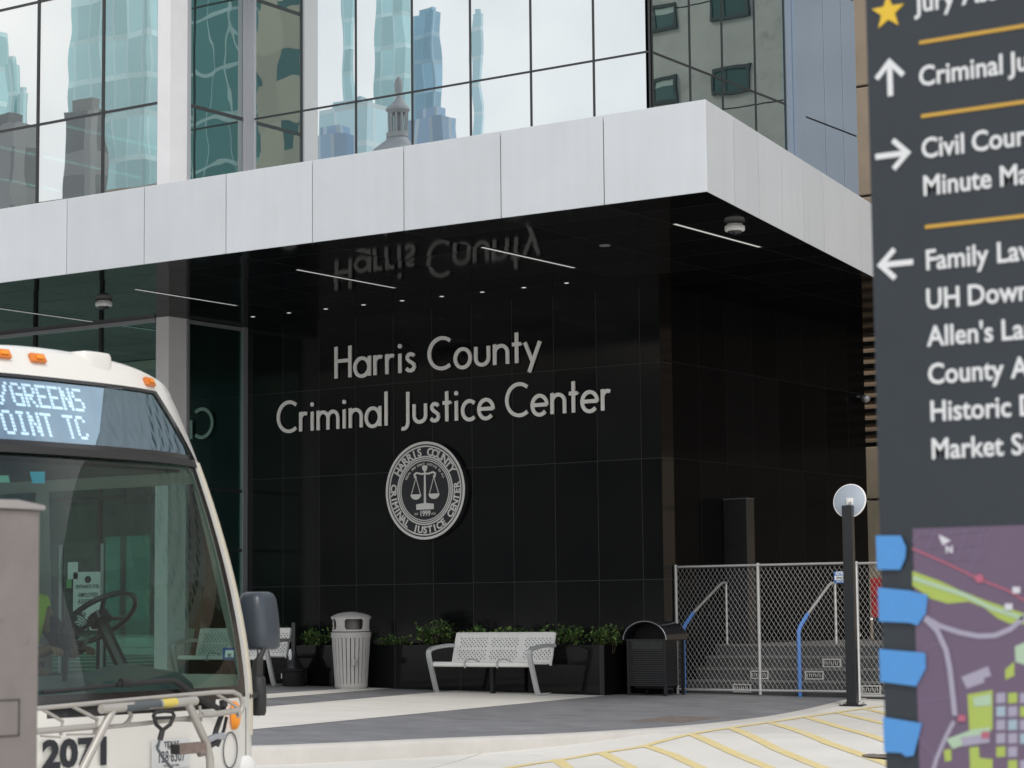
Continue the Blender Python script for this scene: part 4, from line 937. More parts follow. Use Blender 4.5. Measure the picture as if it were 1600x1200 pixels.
# interior
inn = MB(); inn.box(-11.9, -.55, -1.2, 1.2, .33, .36); inn.build('floor', M['bus_dark'], bus)
MB().box(-11.9, -.72, -1.08, 1.08, Zl(2.06), Zl(2.08)).build('ceiling', M['bus_dark'], bus)
rows = []
for x, z, k in ((-.30, Zl(.72), .80), (-.36, Zl(.80), .82), (-.48, Zl(.86), .84), (-.62, Zl(.88), .84), (-.78, Zl(.84), .84), (-.82, Zl(.55), .84)):
    rows.append([Vector((x-.24*abs(s)**3, s*k*1.3, z+(.05*math.exp(-((s-.5)/.28)**2) if z > Zl(.78) else 0))) for s in [i/12 for i in range(-12, 13)]])
MB().grid(rows).build('dashboard', M['dash'], bus, smooth=60)
MB().box(-.34, -.2, -.9, .9, .35, Zl(.70)).build('front_bulkhead', M['bus_dark'], bus)
for y0, y1 in ((-1.12, -.42), (.35, 1.12)):
    for k in range(5): 
        x = -3.3-1.35*k; se = MB(); se.box(x-.42, x, y0, y1, .70, .80); se.box(x-.46, x-.36, y0, y1, .80, 1.38); se.build('passenger_seat', mat('seat_blue', (.03, .05, .10), .8) if k == 0 and y0 < 0 else bpy.data.materials['seat_blue'], bus, bevel=.03)
for x, y in ((-2.1, -.95), (-2.1, .28), (-4.6, -.35), (-4.6, .3)): MB().tube([(x, y, .36), (x, y, Zl(2.05))], .017, 8).build('stanchion', M['rail'], bus)
MB().box(-2.28, -2.24, .25, 1.18, .36, 1.75).build('driver_partition', M['bus_dark'], bus)
wc = ony(155, 966, YB+.62); wl = Vector((wc.x-XB, .62, wc.z-BZ))
wa = Matrix.Rotation(R(-38), 3, 'Y')
ringp = [wl+wa@Vector((  .235*math.cos(2*math.pi*k/36), .235*math.sin(2*math.pi*k/36), 0)) for k in range(37)]
stw = MB().tube(ringp, .017, 8).build('steering_wheel', M['black'], bus, smooth=60)
hb = MB(); hb.tube([wl+wa@Vector((0, 0, -.03)), wl+wa@Vector((0, 0, .02))], .07, 14)
for k in (90, 210, 330): hb.tube([wl, wl+wa@Vector((.20*math.cos(R(k)), .20*math.sin(R(k)), 0))], .014, 6)
hb.tube([wl+wa@Vector((0, 0, -.02)), wl+Vector((.28, 0, -.42))], .04, 8); hb.build('hub', M['black'], stw)
s, z = bus_px(108, 988, -.22); fp = BS(s, z, -.22)
fan = MB()
for r in (.03, .05, .065, .08, .095, .11): fan.tube([fp+Vector((.05 if r < .1 else .03, r*math.cos(2*math.pi*k/24), r*math.sin(2*math.pi*k/24))) for k in range(25)], .0035, 5)
fan.tube([fp+Vector((-.06, 0, 0)), fp+Vector((.04, 0, 0))], .045, 14); fan.tube([fp+Vector((-.02, 0, -.10)), fp+Vector((-.04, 0, -.26))], .014, 8)
for k in range(5): a = k*2*math.pi/5; fan.face([fp+Vector((.0, .03*math.cos(a), .03*math.sin(a))), fp+Vector((.01, .10*math.cos(a-.3), .10*math.sin(a-.3))), fp+Vector((-.01, .10*math.cos(a+.4), .10*math.sin(a+.4)))])
fan.build('dash_fan', M['black'], bus)
# destination text: 5x7 dot letters, doubled
DM = {'/': '00001 00010 00010 00100 01000 01000 10000', 'G': '01110 10001 10000 10111 10001 10001 01111', 'R': '11110 10001 10001 11110 10100 10010 10001', 'E': '11111 10000 10000 11110 10000 10000 11111', 'N': '10001 11001 11001 10101 10011 10011 10001', 'S': '01111 10000 10000 01110 00001 00001 11110', 'P': '11110 10001 10001 11110 10000 10000 10000', 'O': '01110 10001 10001 10001 10001 10001 01110', 'I': '01110 00100 00100 00100 00100 00100 01110', 'T': '11111 00100 00100 00100 00100 00100 00100', 'C': '01110 10001 10000 10000 10000 10001 01110', ' ': '0000 '*7, 'D': '11110 10001 10001 10001 10001 10001 11110', 'W': '10001 10001 10001 10101 10101 11011 10001'}
M['led'] = mat('led_white', (.9, .95, 1), .5, emit=(.86, .95, 1), estr=1.6)
MB().grid([[BS(s*.1*kb(z)*.93/1, z, -.10) for s in range(-10, 11)] for z in (Zl(2.14), Zl(2.25), Zl(2.38), Zl(2.51))]).build('sign_backing', mat('sign_backing', (.05, .07, .10), .7), bus)
def led(line, px_end, z0, z1, cell):
    """right-justified line ending at lateral fraction of pixel px_end"""
    s1, _ = bus_px(*px_end, -.06); mb = MB(); ww = 0; u = 0
    cols_ = []
    for ch in line:
        rws = DM[ch].split(); 
        for c in range(len(rws[0])): cols_.append([r[c] == '1' for r in rws])
        cols_.append([False]*7)
    cols_.pop(); n = len(cols_)
    for i, cl in enumerate(cols_):
        y1 = -(n-i)*cell+s1*1.19; 
        for j, on in enumerate(cl):
            if not on: continue
            za = z1-(z1-z0)*(j+1)/7+.0016; zb = z1-(z1-z0)*j/7-.0016; q = []
            for yy, zz in ((y1, za), (y1+cell*1.45, za), (y1+cell*1.45, zb), (y1, zb)): p = BS(yy/bhw(zz), zz, -.06); q.append(Vector((p.x, yy, zz)))
            mb.face(q)
    mb.build('destination_text', M['led'], bus)
zA = bus_px(60, 601, -.06)[1], bus_px(60, 637, -.06)[1]; zB = bus_px(80, 646, -.06)[1], bus_px(80, 683, -.06)[1]
led('DWTN/GREENS', (126, 622), zA[1], zA[0], .0150); led('POINT TC', (134, 662), zB[1], zB[0], .0150)
# roof fittings
for (px, py) in ((3, 553), (58, 560), (232, 597)):
    s, z = bus_px(px, py+2, .0); p = BS(s, z)
    lo = MB(); pp_ = [BS(s+a, z+b) for a, b in ((-.045, -.022), (.045, -.022), (.038, .024), (-.05, .024))]
    lo.prism(pp_, (.022, 0, .012)); mk = lo.build('marker_light', mat('marker_orange', (.70, .20, .03), .3) if px == 3 else bpy.data.materials['marker_orange'], bus, bevel=.004)
    MB().prism([BS(s+a, z+b, .024)+Vector((0, 0, .012)) for a, b in ((-.022, -.010), (.022, -.010), (.020, .010), (-.022, .010))], (.008, 0, .004)).build('lens', M['amber'], mk)
s, z = bus_px(152, 575); p = BS(s, z)
ho = MB(); pr = []
for z_, r in ((0, 1.0), (.085, .97), (.105, .90), (.112, .6)): pr.append([Vector((p.x-.10, p.y+.02, Zl(2.60)+z_))+Vector((.10*r*math.copysign(abs(math.cos(q))**.5, math.cos(q)), .13*r*math.copysign(abs(math.sin(q))**.5, math.sin(q)), 0)) for q in (2*math.pi*k/32 for k in range(32))])
ho.grid(pr, True); ho.face(pr[-1]); ho.build('roof_pod', M['bus_white'], bus, smooth=50)
# driver-side pillar trim
tr = MB(); rows = []
for i in range(15):
    z = Zl(.50+1.62*i/14); rows.append([BS(.93, z, .012), BS(.962, z, .016), BS(.995, z, .004), BS(.995, z, -.02), BS(.93, z, -.004)])
tr.grid(rows, True); tr.build('pillar_trim', M['bus_cream'], bus)
sm2 = MB()
for sgn in (-1, 1):
    sm2.tube([BS(sgn*(.80+.03*math.sin(q*2.2)), .36+.62*q, .001) for q in [i/14 for i in range(15)]], .0035, 5)
sm2.build('panel_seam', M['dash'], bus); MB().tube([BS(i/20, .585, .001) for i in range(-19, 20)], .003, 5).build('panel_seam', M['dash'], bus)
# number, plate, lamps
s, z = bus_px(118, 1178); p = BS(s, z)
fz = Matrix(((0, 0, 1, 0), (1, 0, 0, 0), (0, 1, 0, 0), (0, 0, 0, 1)))           # text x -> +y, y -> +z, normal -> +x
def on_front(px, py, yaw=None, o=.006):
    s, z = bus_px(px, py); a, b = BS(s-.02, z), BS(s+.02, z); t = (b-a).normalized(); p = BS(s, z)+Vector((o, 0, 0))
    n = t.cross(Vector((0, 0, 1))).normalized()
    return Matrix(((t.x, 0, n.x, p.x), (t.y, 0, n.y, p.y), (0, 1, 0, p.z), (0, 0, 0, 1)))
text('2071', .195, 'fleet_number', M['ink'], bus, on_front(118, 1196, o=.010), bold=.008, sx=1.18)
pm_ = on_front(263, 1178, o=.015)
pb = MB().box(-.155, .155, -.078, .078, -.006, .0); pme = pb.mesh('licence_plate'); pme.transform(pm_); plate = put('licence_plate', pme, mat('plate_white', (.62, .63, .64), .4), bus, bevel=.003)
M['plate_ink'] = mat('plate_ink', (.03, .035, .05), .5)
text('TEXAS', .042, 'plate_state', M['plate_ink'], plate, pm_ @ Matrix.Translation((0, .040, .001)), bold=.001)
text('EXEMPT', .018, 'plate_note', M['plate_ink'], plate, pm_ @ Matrix.Translation((.0, .026, .001)))
text('138·6307', .088, 'plate_number', M['plate_ink'], plate, pm_ @ Matrix.Translation((0, -.042, .001)), sx=.68, bold=.0005)
text('The Lone Star State', .016, 'plate_motto', M['plate_ink'], plate, pm_ @ Matrix.Translation((0, -.066, .001)))
star = MB(); sp5 = [((.018 if k % 2 == 0 else .008)*math.cos(R(90+36*k)), (.018 if k % 2 == 0 else .008)*math.sin(R(90+36*k))) for k in range(10)]
star.face([(x-.115, y+.048, .0015) for x, y in sp5]); sme = star.mesh('plate_star'); sme.transform(pm_); put('plate_star', sme, M['plate_ink'], plate)
for sgn in (1, -1):
    s, z = bus_px(363, 1118); s = abs(s)*sgn; a = BS(s, z); rows = []
    for r, o in ((1.0, .002), (.95, .03), (.7, .05), (.3, .058)): rows.append([a+Vector((o-.12*sgn*math.cos(q)*r*.06*3, .042*r*math.cos(q), .082*r*math.sin(q))) for q in (2*math.pi*k/20 for k in range(20))])
    m = MB().grid(rows, True); m.face(rows[-1]); m.build('turn_signal', M['amber'], bus, smooth=60)
    s, z = bus_px(358, 1172); s = abs(s)*sgn
    a = BS(s, z); t = (BS(s+.02, z)-BS(s-.02, z)).normalized(); rg = MB()
    rg.tube([a+Vector((.006, 0, 0))+t*(.095*math.cos(2*math.pi*k/28))+Vector((0, 0, .10*math.sin(2*math.pi*k/28))) for k in range(29)], .004, 6); rg.build('lamp_ring', M['dash'], bus)
    s2 = .80*sgn
    for zz, rr in ((.62, .085), (.45, .07)):
        a = BS(s2, zz); MB().tube([a+Vector((-.05, 0, 0)), a+Vector((.02, 0, 0)), a+Vector((.035, 0, 0))], [rr, rr, rr*.7], 20).build('headlight', M['white_metal'], bus, smooth=40)
bp_ = MB(); rows = [[BS(s/12, z, o) for s in range(-12, 13)] for z, o in ((.30, .0), (.30, .07), (.38, .09), (.55, .09), (.60, .06), (.60, .0))]; bp_.grid(rows); bp_.build('bumper', M['rubber'], bus, smooth=40)
for x in (-2.6, -9.0):
    for sgn in (-1, 1):
        wm_ = MB(); wm_.lathe([(.26, -.13), (.44, -.14), (.48, -.10), (.48, .10), (.44, .14), (.26, .13)], 32); wme = wm_.mesh('wheel'); wme.transform(Matrix.Translation((x, sgn*1.165, .48)) @ Matrix.Rotation(R(90), 4, 'X')); wo = put('wheel', wme, M['rubber'], bus, smooth=40)
        rm = MB(); rm.lathe([(.05, .16*0+.07), (.12, .06), (.24, .02), (.258, .125)], 24); rme = rm.mesh('rim'); rme.transform(Matrix.Translation((x, sgn*1.165, .48)) @ Matrix.Rotation(R(-90*sgn), 4, 'X')); put('rim', rme, M['alu'], wo, smooth=40)
# wipers
def front_tube(pts, r, o, name, m, n=8):
    P = []
    for px, py in pts: s, z = bus_px(px, py, o); P.append(BS(s, z, o))
    return MB().tube(P, r, n).build(name, m, bus, smooth=50)
front_tube([(346, 1110), (310, 1088), (272, 1063), (230, 1066), (184, 1070)], .016, .045, 'wiper_arm', M['rubber'])
front_tube([(66, 1081), (120, 1077), (186, 1070)], .011, .03, 'wiper_blade', M['rubber'])
front_tube([(190, 1067), (202, 1066.5)], .026, .05, 'wiper_pivot', M['rubber'])
# sticker and small things behind the windscreen
def ws_card(x0, y0, x1, y1, name, m, o=-.025):
    q = []
    for px, py in ((x0, y1), (x1, y1), (x1, y0), (x0, y0)): s, z = bus_px(px, py, o); q.append(BS(s, z, o))
    return MB().prism(q, (.003, 0, 0)).build(name, m, bus)
ws_card(349, 1012, 366, 1031, 'inspection_sticker', mat('sticker_blue', (.05, .10, .36), .5)); ws_card(351.5, 1016, 364, 1027, 'sticker_field', M['paper'], -.021)
s, z = bus_px(358, 1026, -.016); a, b = BS(s-.01, z), BS(s+.01, z); t = (b-a).normalized(); p = BS(s, z)+Vector((-.016, 0, 0)); n = t.cross(Vector((0, 0, 1)))
text('04·23', .028, 'sticker_date', M['ink'], bus, Matrix(((t.x, 0, n.x, p.x), (t.y, 0, n.y, p.y), (0, 1, 0, p.z), (0, 0, 0, 1))), sx=.8)
ws_card(48, 737, 69, 755, 'blue_card', mat('card_blue', (.05, .35, .55), .4, emit=(.05, .35, .55), estr=.0)); ws_card(-4, 743, 15, 754, 'green_card', mat('card_green', (.18, .38, .32), .5))
# bicycle rack
rk = []
def rp(px, py, X=.30): p = onx(px, py, XB+X); return Vector((p.x-XB, p.y-YB, p.z-BZ))
rack = MB().tube([rp(63-250, 1131), rp(63, 1106.5), rp(200, 1094), rp(340, 1081.5), rp(364, 1081), rp(374, 1086), rp(379, 1097), rp(378, 1110), rp(371, 1117)], .013, 8).build('bike_rack', M['rack'], bus, smooth=50)
def rt(pts, r, name='rack_tube', m='rack', X=.30, n=8): return MB().tube([rp(*p, X) if len(p) == 2 else rp(*p) for p in pts], r, n).build(name, M[m], rack, smooth=50)
rt([(63-250, 1162), (63, 1142.5), (146, 1135)], .017); rt([(146, 1138), (220, 1131), (300, 1121), (315, 1119)], .012); rt([(315, 1117), (340, 1115), (371, 1110)], .017)
rt([(64, 1107), (98, 1127), (95, 1149)], .009); rt([(112, 1103), (152, 1124), (147, 1147)], .010); rt([(338, 1084), (374, 1107), (372, 1122)], .009); rt([(312, 1103), (315, 1127)], .008)
rt([(63, 1150), (95, 1152)], .005); rt([(104, 1148), (146, 1147)], .005); rt([(268, 1126), (313, 1127)], .005)
rt([(158, 1108), (170, 1107), (240, 1101), (306, 1095)], .024, X=.34, n=12)
rt([(177, 1108), (160, 1140), (130, 1200), (118, 1226)], .022, X=.34, n=12); rt([(294, 1099), (308, 1130), (323, 1163), (328, 1185), (329, 1226)], .022, X=.34, n=12)
rt([(201, 1109), (205, 1118), (201, 1127), (193, 1134)], .012)
M['yellow_label'] = mat('label_yellow', (.62, .50, .10), .5)
rt([(252, 1100.1), (274, 1097.6)], .0245, 'rack_label', 'yellow_label', .34, 12); rt([(194, 1105.2), (249, 1099.9)], .0243, 'rack_label', 'dash', .34, 12)
rt([(240, 1118), (243, 1113), (256, 1111), (269, 1112), (272, 1118), (266, 1132), (254, 1141), (244, 1132), (240, 1118)], .011, 'release_handle', 'rubber', .37); rt([(244, 1122), (268, 1121)], .009, 'release_handle', 'rubber', .37)
rt([(254, 1140), (250, 1156)], .016, 'release_handle', 'rubber', .37); rt([(250, 1154), (246, 1170), (256, 1186), (268, 1200), (276, 1216)], .008, 'release_cable', 'dash', .37)
rt([(351, 1097), (348, 1112), (338, 1140), (332, 1162)], .016, 'support_arm', 'rubber', .26); rt([(354, 1120), (350, 1140), (340, 1166)], .010, 'support_arm', 'rubber', .24); rt([(349, 1094), (349.5, 1104)], .024, 'support_arm', 'rubber', .28)
rt([(318, 1160), (335, 1152), (349, 1150)], .020, 'support_arm', 'alu', .30); rt([(329, 1166), (343, 1158)], .012, 'support_arm', 'rubber', .31)
a = rp(296, 1169, .34)
bx_ = MB().box(a.x-.03, a.x+.03, a.y-.11, a.y+.10, a.z-.028, a.z+.028).build('hinge_block', mat('hinge_brown', (.22, .17, .15), .5, .3, var=.2, vscale=12), rack, bevel=.004); MB().box(a.x-.026, a.x+.033, a.y-.118, a.y-.1105, a.z-.024, a.z+.024).build('hinge_end', M['rubber'], bx_)
rt([(311, 1178), (318, 1176)], .018, 'hinge_bolt', 'rust', .36)
# mirror
mc = ony(405, 970, YB+1.50); mcl = Vector((mc.x-XB, 1.50, mc.z-BZ)); rows = []
for f, r in ((-1, .70), (-.96, .86), (-.85, .96), (-.4, 1), (.3, .98), (.75, .92), (.93, .78), (1, .55)):
    rows.append([mcl+Vector((.098*r*math.copysign(abs(math.cos(q))**.55, math.cos(q))-.015*f, .112*r*math.copysign(abs(math.sin(q))**.55, math.sin(q)), .175*f)) for q in (2*math.pi*k/36 for k in range(36))])
m = MB().grid(rows, True); m.face(rows[0][::-1]); m.face(rows[-1])
mr = m.build('side_mirror', mat('mirror_grey', (.042, .054, .070), .34, 0, .5), bus, smooth=50)
MB().box(mcl.x-.108, mcl.x-.101, mcl.y-.085, mcl.y+.085, mcl.z-.14, mcl.z+.14).build('mirror_glass', M['alu'], mr)
def my(px, py, y=1.40): p = ony(px, py, YB+y); return Vector((p.x-XB, y, p.z-BZ))
MB().tube([my(413, 1012, 1.45), my(408, 1024), my(403, 1034), my(402, 1062)], [.016, .016, .03, .032], 10).build('mirror_arm', M['rubber'], mr, smooth=50)
MB().tube([my(402, 1012), my(403, 1022), my(400, 1036)], .006, 6).build('mirror_cable', M['rubber'], mr)
MB().tube([my(404, 1056), my(404, 1060), my(405, 1090), my(405, 1113), my(405, 1118)], [.030, .042, .045, .042, .034], 14).build('mirror_mount', M['rubber'], mr, smooth=50)
MB().tube([my(404, 1085), my(388, 1088, 1.2)], .02, 8).build('mirror_bracket', M['rubber'], mr)

# ------------------------------------------------------------------ the bus driver (mostly hidden behind the grey cabinet)
def skin_body(name, pts, edges, m, parent, loc, root_i=0, sub=2):
    me = bpy.data.meshes.new(name); me.from_pydata([p[0] for p in pts], edges, []); o = bpy.data.objects.new(name, me); COL.objects.link(o); o.location = loc
    if parent: o.parent = parent
    sk = o.modifiers.new('skin', 'SKIN'); sv = me.skin_vertices[0].data
    for i, p in enumerate(pts): sv[i].radius = (p[1], p[1]*(p[2] if len(p) > 2 else 1)); sv[i].use_root = i == root_i
    sb = o.modifiers.new('sub', 'SUBSURF'); sb.levels = sub; sb.render_levels = sub
    dg = bpy.context.evaluated_depsgraph_get(); ev = bpy.data.meshes.new_from_object(o.evaluated_get(dg)); o.modifiers.clear(); old = o.data; o.data = ev; bpy.data.meshes.remove(old); ev.name = name
    for p in ev.polygons: p.use_smooth = True
    ev.materials.clear(); ev.materials.append(m); return o
M['skin'] = mat('skin', (.28, .16, .10), .5); M['shirt'] = mat('shirt_navy', (.02, .03, .06), .8); M['hivis'] = mat('hivis_yellow', (.55, .75, .04), .7); M['hair'] = mat('hair', (.015, .012, .01), .7)
shl = ony(62, 935, YB+.80); dx_ = shl.x-XB
sz = 1.08
P = [((0, 0, sz+.02), .15, .9), ((.0, 0, sz+.18), .14), ((.02, 0, sz+.36), .15, .85), ((.02, 0, sz+.50), .13, .8), ((.03, 0, sz+.60), .055), ((.05, 0, sz+.68), .06), ((.06, 0, sz+.76), .085), ((.06, 0, sz+.84), .085), ((.055, 0, sz+.90), .06),
     ((.02, .19, sz+.50), .075), ((.16, .23, sz+.28), .05), ((.38, .14, sz+.22), .036), ((.45, .12, sz+.24), .03), ((.02, -.19, sz+.50), .075), ((.16, -.23, sz+.28), .05), ((.38, -.16, sz+.22), .036), ((.45, -.14, sz+.24), .03),
     ((.14, .10, sz), .10), ((.48, .13, sz+.02), .075), ((.52, .13, .55), .05), ((.62, .13, .48), .04), ((.14, -.10, sz), .10), ((.48, -.13, sz+.02), .075), ((.52, -.13, .55), .05), ((.62, -.13, .48), .04)]
Eg = [(0, 1), (1, 2), (2, 3), (3, 4), (4, 5), (5, 6), (6, 7), (7, 8), (3, 9), (9, 10), (10, 11), (11, 12), (3, 13), (13, 14), (14, 15), (15, 16), (0, 17), (17, 18), (18, 19), (19, 20), (0, 21), (21, 22), (22, 23), (23, 24)]
for b_, yy, sg in ((12, .12, 1), (16, -.14, -1)):
    for k in range(5):
        i = len(P); z0 = sz+.24
        if k < 4: P += [((.50, yy+.018*(k-1.5), z0+.01), .0095), ((.535+.004*(k in (1, 2)), yy+.020*(k-1.5), z0-.005), .0085), ((.535, yy+.020*(k-1.5), z0-.035), .008)]; Eg += [(b_, i), (i, i+1), (i+1, i+2)]
        else: P += [((.47, yy-sg*.040, z0+.0), .010), ((.50, yy-sg*.050, z0-.01), .009)]; Eg += [(b_, i), (i, i+1)]
drv = skin_body('person', P, Eg, M['skin'], None, (XB+dx_, YB+.58, BZ))
tag(drv, 'bus driver in a navy shirt and yellow safety vest seated at the wheel', 'person')
vP = [((0, 0, sz+.10), .165, .95), ((.0, 0, sz+.30), .165, .9), ((.02, 0, sz+.46), .155, .85), ((.02, 0, sz+.535), .10, .9), ((.02, .20, sz+.505), .088), ((.05, .215, sz+.455), .07), ((.02, -.20, sz+.505), .088), ((.05, -.215, sz+.455), .07)]
sh = skin_body('vest', vP, [(0, 1), (1, 2), (2, 3), (2, 4), (4, 5), (2, 6), (6, 7)], M['hivis'], drv, (0, 0, 0))
skin_body('sleeve', [((.045, .212, sz+.46), .074), ((.16, .235, sz+.28), .064), ((.30, .18, sz+.24), .054), ((.40, .135, sz+.225), .046)], [(0, 1), (1, 2), (2, 3)], M['shirt'], drv, (0, 0, 0)); skin_body('sleeve', [((.045, -.212, sz+.46), .074), ((.16, -.235, sz+.28), .064), ((.30, -.19, sz+.24), .054), ((.40, -.155, sz+.225), .046)], [(0, 1), (1, 2), (2, 3)], M['shirt'], drv, (0, 0, 0))
skin_body('trousers', [((0, 0, sz), .165), ((.14, .10, sz), .112), ((.48, .13, sz+.02), .088), ((.52, .13, .58), .065), ((.14, -.10, sz), .112), ((.48, -.13, sz+.02), .088), ((.52, -.13, .58), .065)], [(0, 1), (1, 2), (2, 3), (0, 4), (4, 5), (5, 6)], M['shirt'], drv, (0, 0, 0))
skin_body('hair', [((.02, 0, sz+.86), .088), ((.03, 0, sz+.93), .07)], [(0, 1)], M['hair'], drv, (0, 0, 0))
fc = MB()
for sg in (-1, 1): fc.lathe([(.001, -.010), (.010, 0), (.001, .010)], 10, (.142, sg*.032, sz+.80))
fc.build('eyes', M['paper'], drv, smooth=60); MB().prism([(.14, -.012, sz+.745), (.14, .012, sz+.745), (.165, 0, sz+.75), (.145, 0, sz+.795)], (.006, 0, 0)).build('nose', M['skin'], drv)
ds = MB(); ds.box(dx_-.28, dx_+.28, .34, .82, sz-.18, sz-.13); ds.box(dx_-.30, dx_-.22, .34, .82, sz-.13, sz+.55); ds.box(dx_-.12, dx_+.12, .48, .68, .36, sz-.18); ds.build('driver_seat', M['bus_dark'], bus, bevel=.03)

# ------------------------------------------------------------------ grey utility cabinet close to the camera
ck = ony(63, 792, -23.73)
gz = STR(11, -23.8)+.13
cb = thing('utility_cabinet', 'weathered grey metal utility cabinet in the foreground at lower left', 'cabinet', (ck.x, -23.73, gz))
M['cab'] = mat('weathered_cabinet', (.235, .21, .20), .55, .2, .4, var=.10, vscale=7, dirt=((.15, .13, .125), 9.0, .60))
H = ck.z-gz
MB().box(-.75, 0, -.9, 0, .08, H-.012).build('body', M['cab'], cb, bevel=.005); MB().box(-.72, -.03, -.87, -.03, 0, .08).build('plinth', M['dark_frame'], cb)
ld = MB(); ld.prism([(.012, .012, H-.01), (.012, -.912, H-.01), (.012, -.912, H+.004), (.012, -.10, H+.018), (.012, .012, H+.004)], (-.774, 0, 0)); ld.build('lid', mat('cabinet_lid', (.36, .34, .33), .5, .2, var=.06, vscale=8), cb, bevel=.003)
a, b = onx(31, 1092, ck.x+.001), onx(31, 1150, ck.x+.001)
dr = MB(); y1 = a.y+23.73; z1_, z0_ = a.z-gz, b.z-gz
for q in ((y1-.45, y1, z1_-.004, z1_), (y1-.45, y1, z0_, z0_+.004), (y1-.004, y1, z0_+.0041, z1_-.0041), (y1-.45, y1-.446, z0_+.0041, z1_-.0041)): dr.box(.0, .002, q[0], q[1], q[2], q[3])
dr.build('hatch_seam', M['dark_frame'], cb)

# ------------------------------------------------------------------ wayfinding sign with map, close to the camera on the right
SY_ = -23.649
def sp(px, py): p = ony(px, py, SY_); return p.x, p.z
sx0 = sp(1367, 600)[0]; sgz = STR(15, -23.5)+.13
sg = thing('wayfinding_sign', 'tall dark grey street direction sign with white lettering and a purple map', 'sign', (sx0, SY_, sgz))
L_ = lambda px, py, o=-.002: Vector((sp(px, py)[0]-sx0, o, sp(px, py)[1]-sgz))
M['sign_grey'] = mat('sign_grey', (.025, .033, .043), .42, 0, .5, var=.05, vscale=3); M['sign_white'] = mat('sign_white', (.70, .72, .74), .5); M['gold'] = mat('sign_gold', (.55, .33, .05), .45); M['star_y'] = mat('star_yellow', (.72, .48, .04), .45)
MB().box(0, .95, 0, .12, 0, 3.35).build('panel', M['sign_grey'], sg, bevel=.006)
def sgt(s, px, py, cap=.0505, name='direction_word'):
    p = L_(px, py); x = p.x
    for wd in s.split(' '):
        o = text(wd, cap/.72, name, M['sign_white'], sg, Matrix.Translation((x, p.y, p.z)) @ FACE, 'LEFT', bold=.0012, sx=.91)
        x = max(v.co.x for v in o.data.vertices)+.0185
for s, px, py in (('Jury Assembly', 1432, 20), ('Criminal Justice Center', 1436, 135), ('Civil Courthouse', 1440, 247.5), ('Minute Maid Park', 1442, 306), ('Family Law Center', 1446, 422), ('UH Downtown', 1447, 483), ("Allen's Landing", 1450, 541), ('County Attorney', 1450, 600), ('Historic District', 1453, 658), ('Market Square', 1455, 717)): sgt(s, px, py)
for px, py in ((1437, 67), (1440, 182), (1446, 355)):
    a = L_(px, py); MB().box(a.x, .92, -.003, -.0002, a.z-.0045, a.z+.0045).build('divider', M['gold'], sg)
def arrow(px, py, rot):
    c = L_(px, py); m = MB(); cs, sn = math.cos(R(rot)), math.sin(R(rot)); tf = lambda u, v, o=-.003: (c.x+u*cs-v*sn, o, c.z+u*sn+v*cs)
    ribbon(m, [(-.036, .004), (0, .042), (.036, .004)], .013, lambda u, v: tf(u, v, -.0032), (0, .003, 0)); ribbon(m, [(0, .036), (0, -.044)], .014, lambda u, v: tf(u, v, -.0026), (0, .0025, 0)); m.build('arrow', M['sign_white'], sg)
arrow(1391, 123, 0); arrow(1394, 242, -90); arrow(1401, 412, 90)
c = L_(1388, 19); m = MB(); m.prism([(c.x+(.046 if k % 2 == 0 else .019)*math.cos(R(90+36*k)), -.003, c.z+(.046 if k % 2 == 0 else .019)*math.sin(R(90+36*k))) for k in range(10)], (0, .0028, 0)); m.build('star', M['star_y'], sg)
mpal = {k: mat('map_'+k, c, .45) for k, c in dict(purple=(.135, .095, .155), green=(.36, .46, .10), grey=(.34, .32, .42), lilac=(.17, .125, .21), red=(.42, .12, .18), white=(.60, .60, .66), mint=(.38, .52, .38), teal=(.32, .42, .50)).items()}
a, b = L_(1427, 826), L_(1440, 1290)
mpn = MB().box(a.x, .93, -.004, -.0003, b.z, a.z).build('map_panel', mpal['purple'], sg)
def mpoly(pts, col, o, name): MB().prism([L_(px, py, -.004-o) for px, py in pts], (0, .0009, 0)).build(name, mpal[col], mpn)
def mline(pts, wd, col, o, name='map_road'):
    m = MB(); ribbon(m, [(L_(px, py).x, L_(px, py).z) for px, py in pts], wd, lambda u, v: (u, -.004-o, v), (0, .0009, 0)); m.build(name, mpal[col], mpn)
mpoly([(1427, 892), (1440, 897), (1470, 908), (1500, 922), (1540, 938), (1600, 958), (1650, 975), (1650, 992), (1600, 975), (1578, 974), (1560, 966), (1540, 950), (1515, 940), (1482, 943), (1455, 935), (1427, 915)], 'green', .001, 'map_park')
mline([(1428, 903), (1470, 917), (1510, 930), (1545, 948), (1600, 966)], .010, 'mint', .0022, 'map_trail')
mline([(1427, 857), (1480, 880), (1532, 905), (1575, 922), (1620, 948)], .0045, 'red', .0022, 'map_rail_line')
mpoly([(1532+7*math.cos(k*.63), 904+7*math.sin(k*.63)) for k in range(10)], 'red', .0034, 'map_station')
mline([(1447, 965), (1470, 978), (1500, 988), (1530, 994), (1556, 993), (1580, 983), (1610, 958)], .0125, 'grey', .0022); mline([(1447, 966), (1466, 985), (1480, 1015), (1486, 1045), (1490, 1080), (1494, 1118)], .0135, 'grey', .0034); mline([(1492, 1127), (1480, 1150), (1465, 1185), (1455, 1220)], .010, 'grey', .0022)
for k in range(5): mline([(1440+k*24, 828), (1427+k*22, 846+k*12)], .003, 'lilac', .001)
for k in range(3): mline([(1440+k*10, 838+k*18), (1540, 828+k*22)], .003, 'lilac', .0016)
mline([(1550, 828), (1500, 925)], .003, 'lilac', .001); mline([(1435, 1020), (1480, 1000)], .004, 'lilac', .001); mline([(1436, 1096), (1490, 1088)], .004, 'lilac', .001); mline([(1430, 1140), (1465, 1190)], .004, 'lilac', .001)
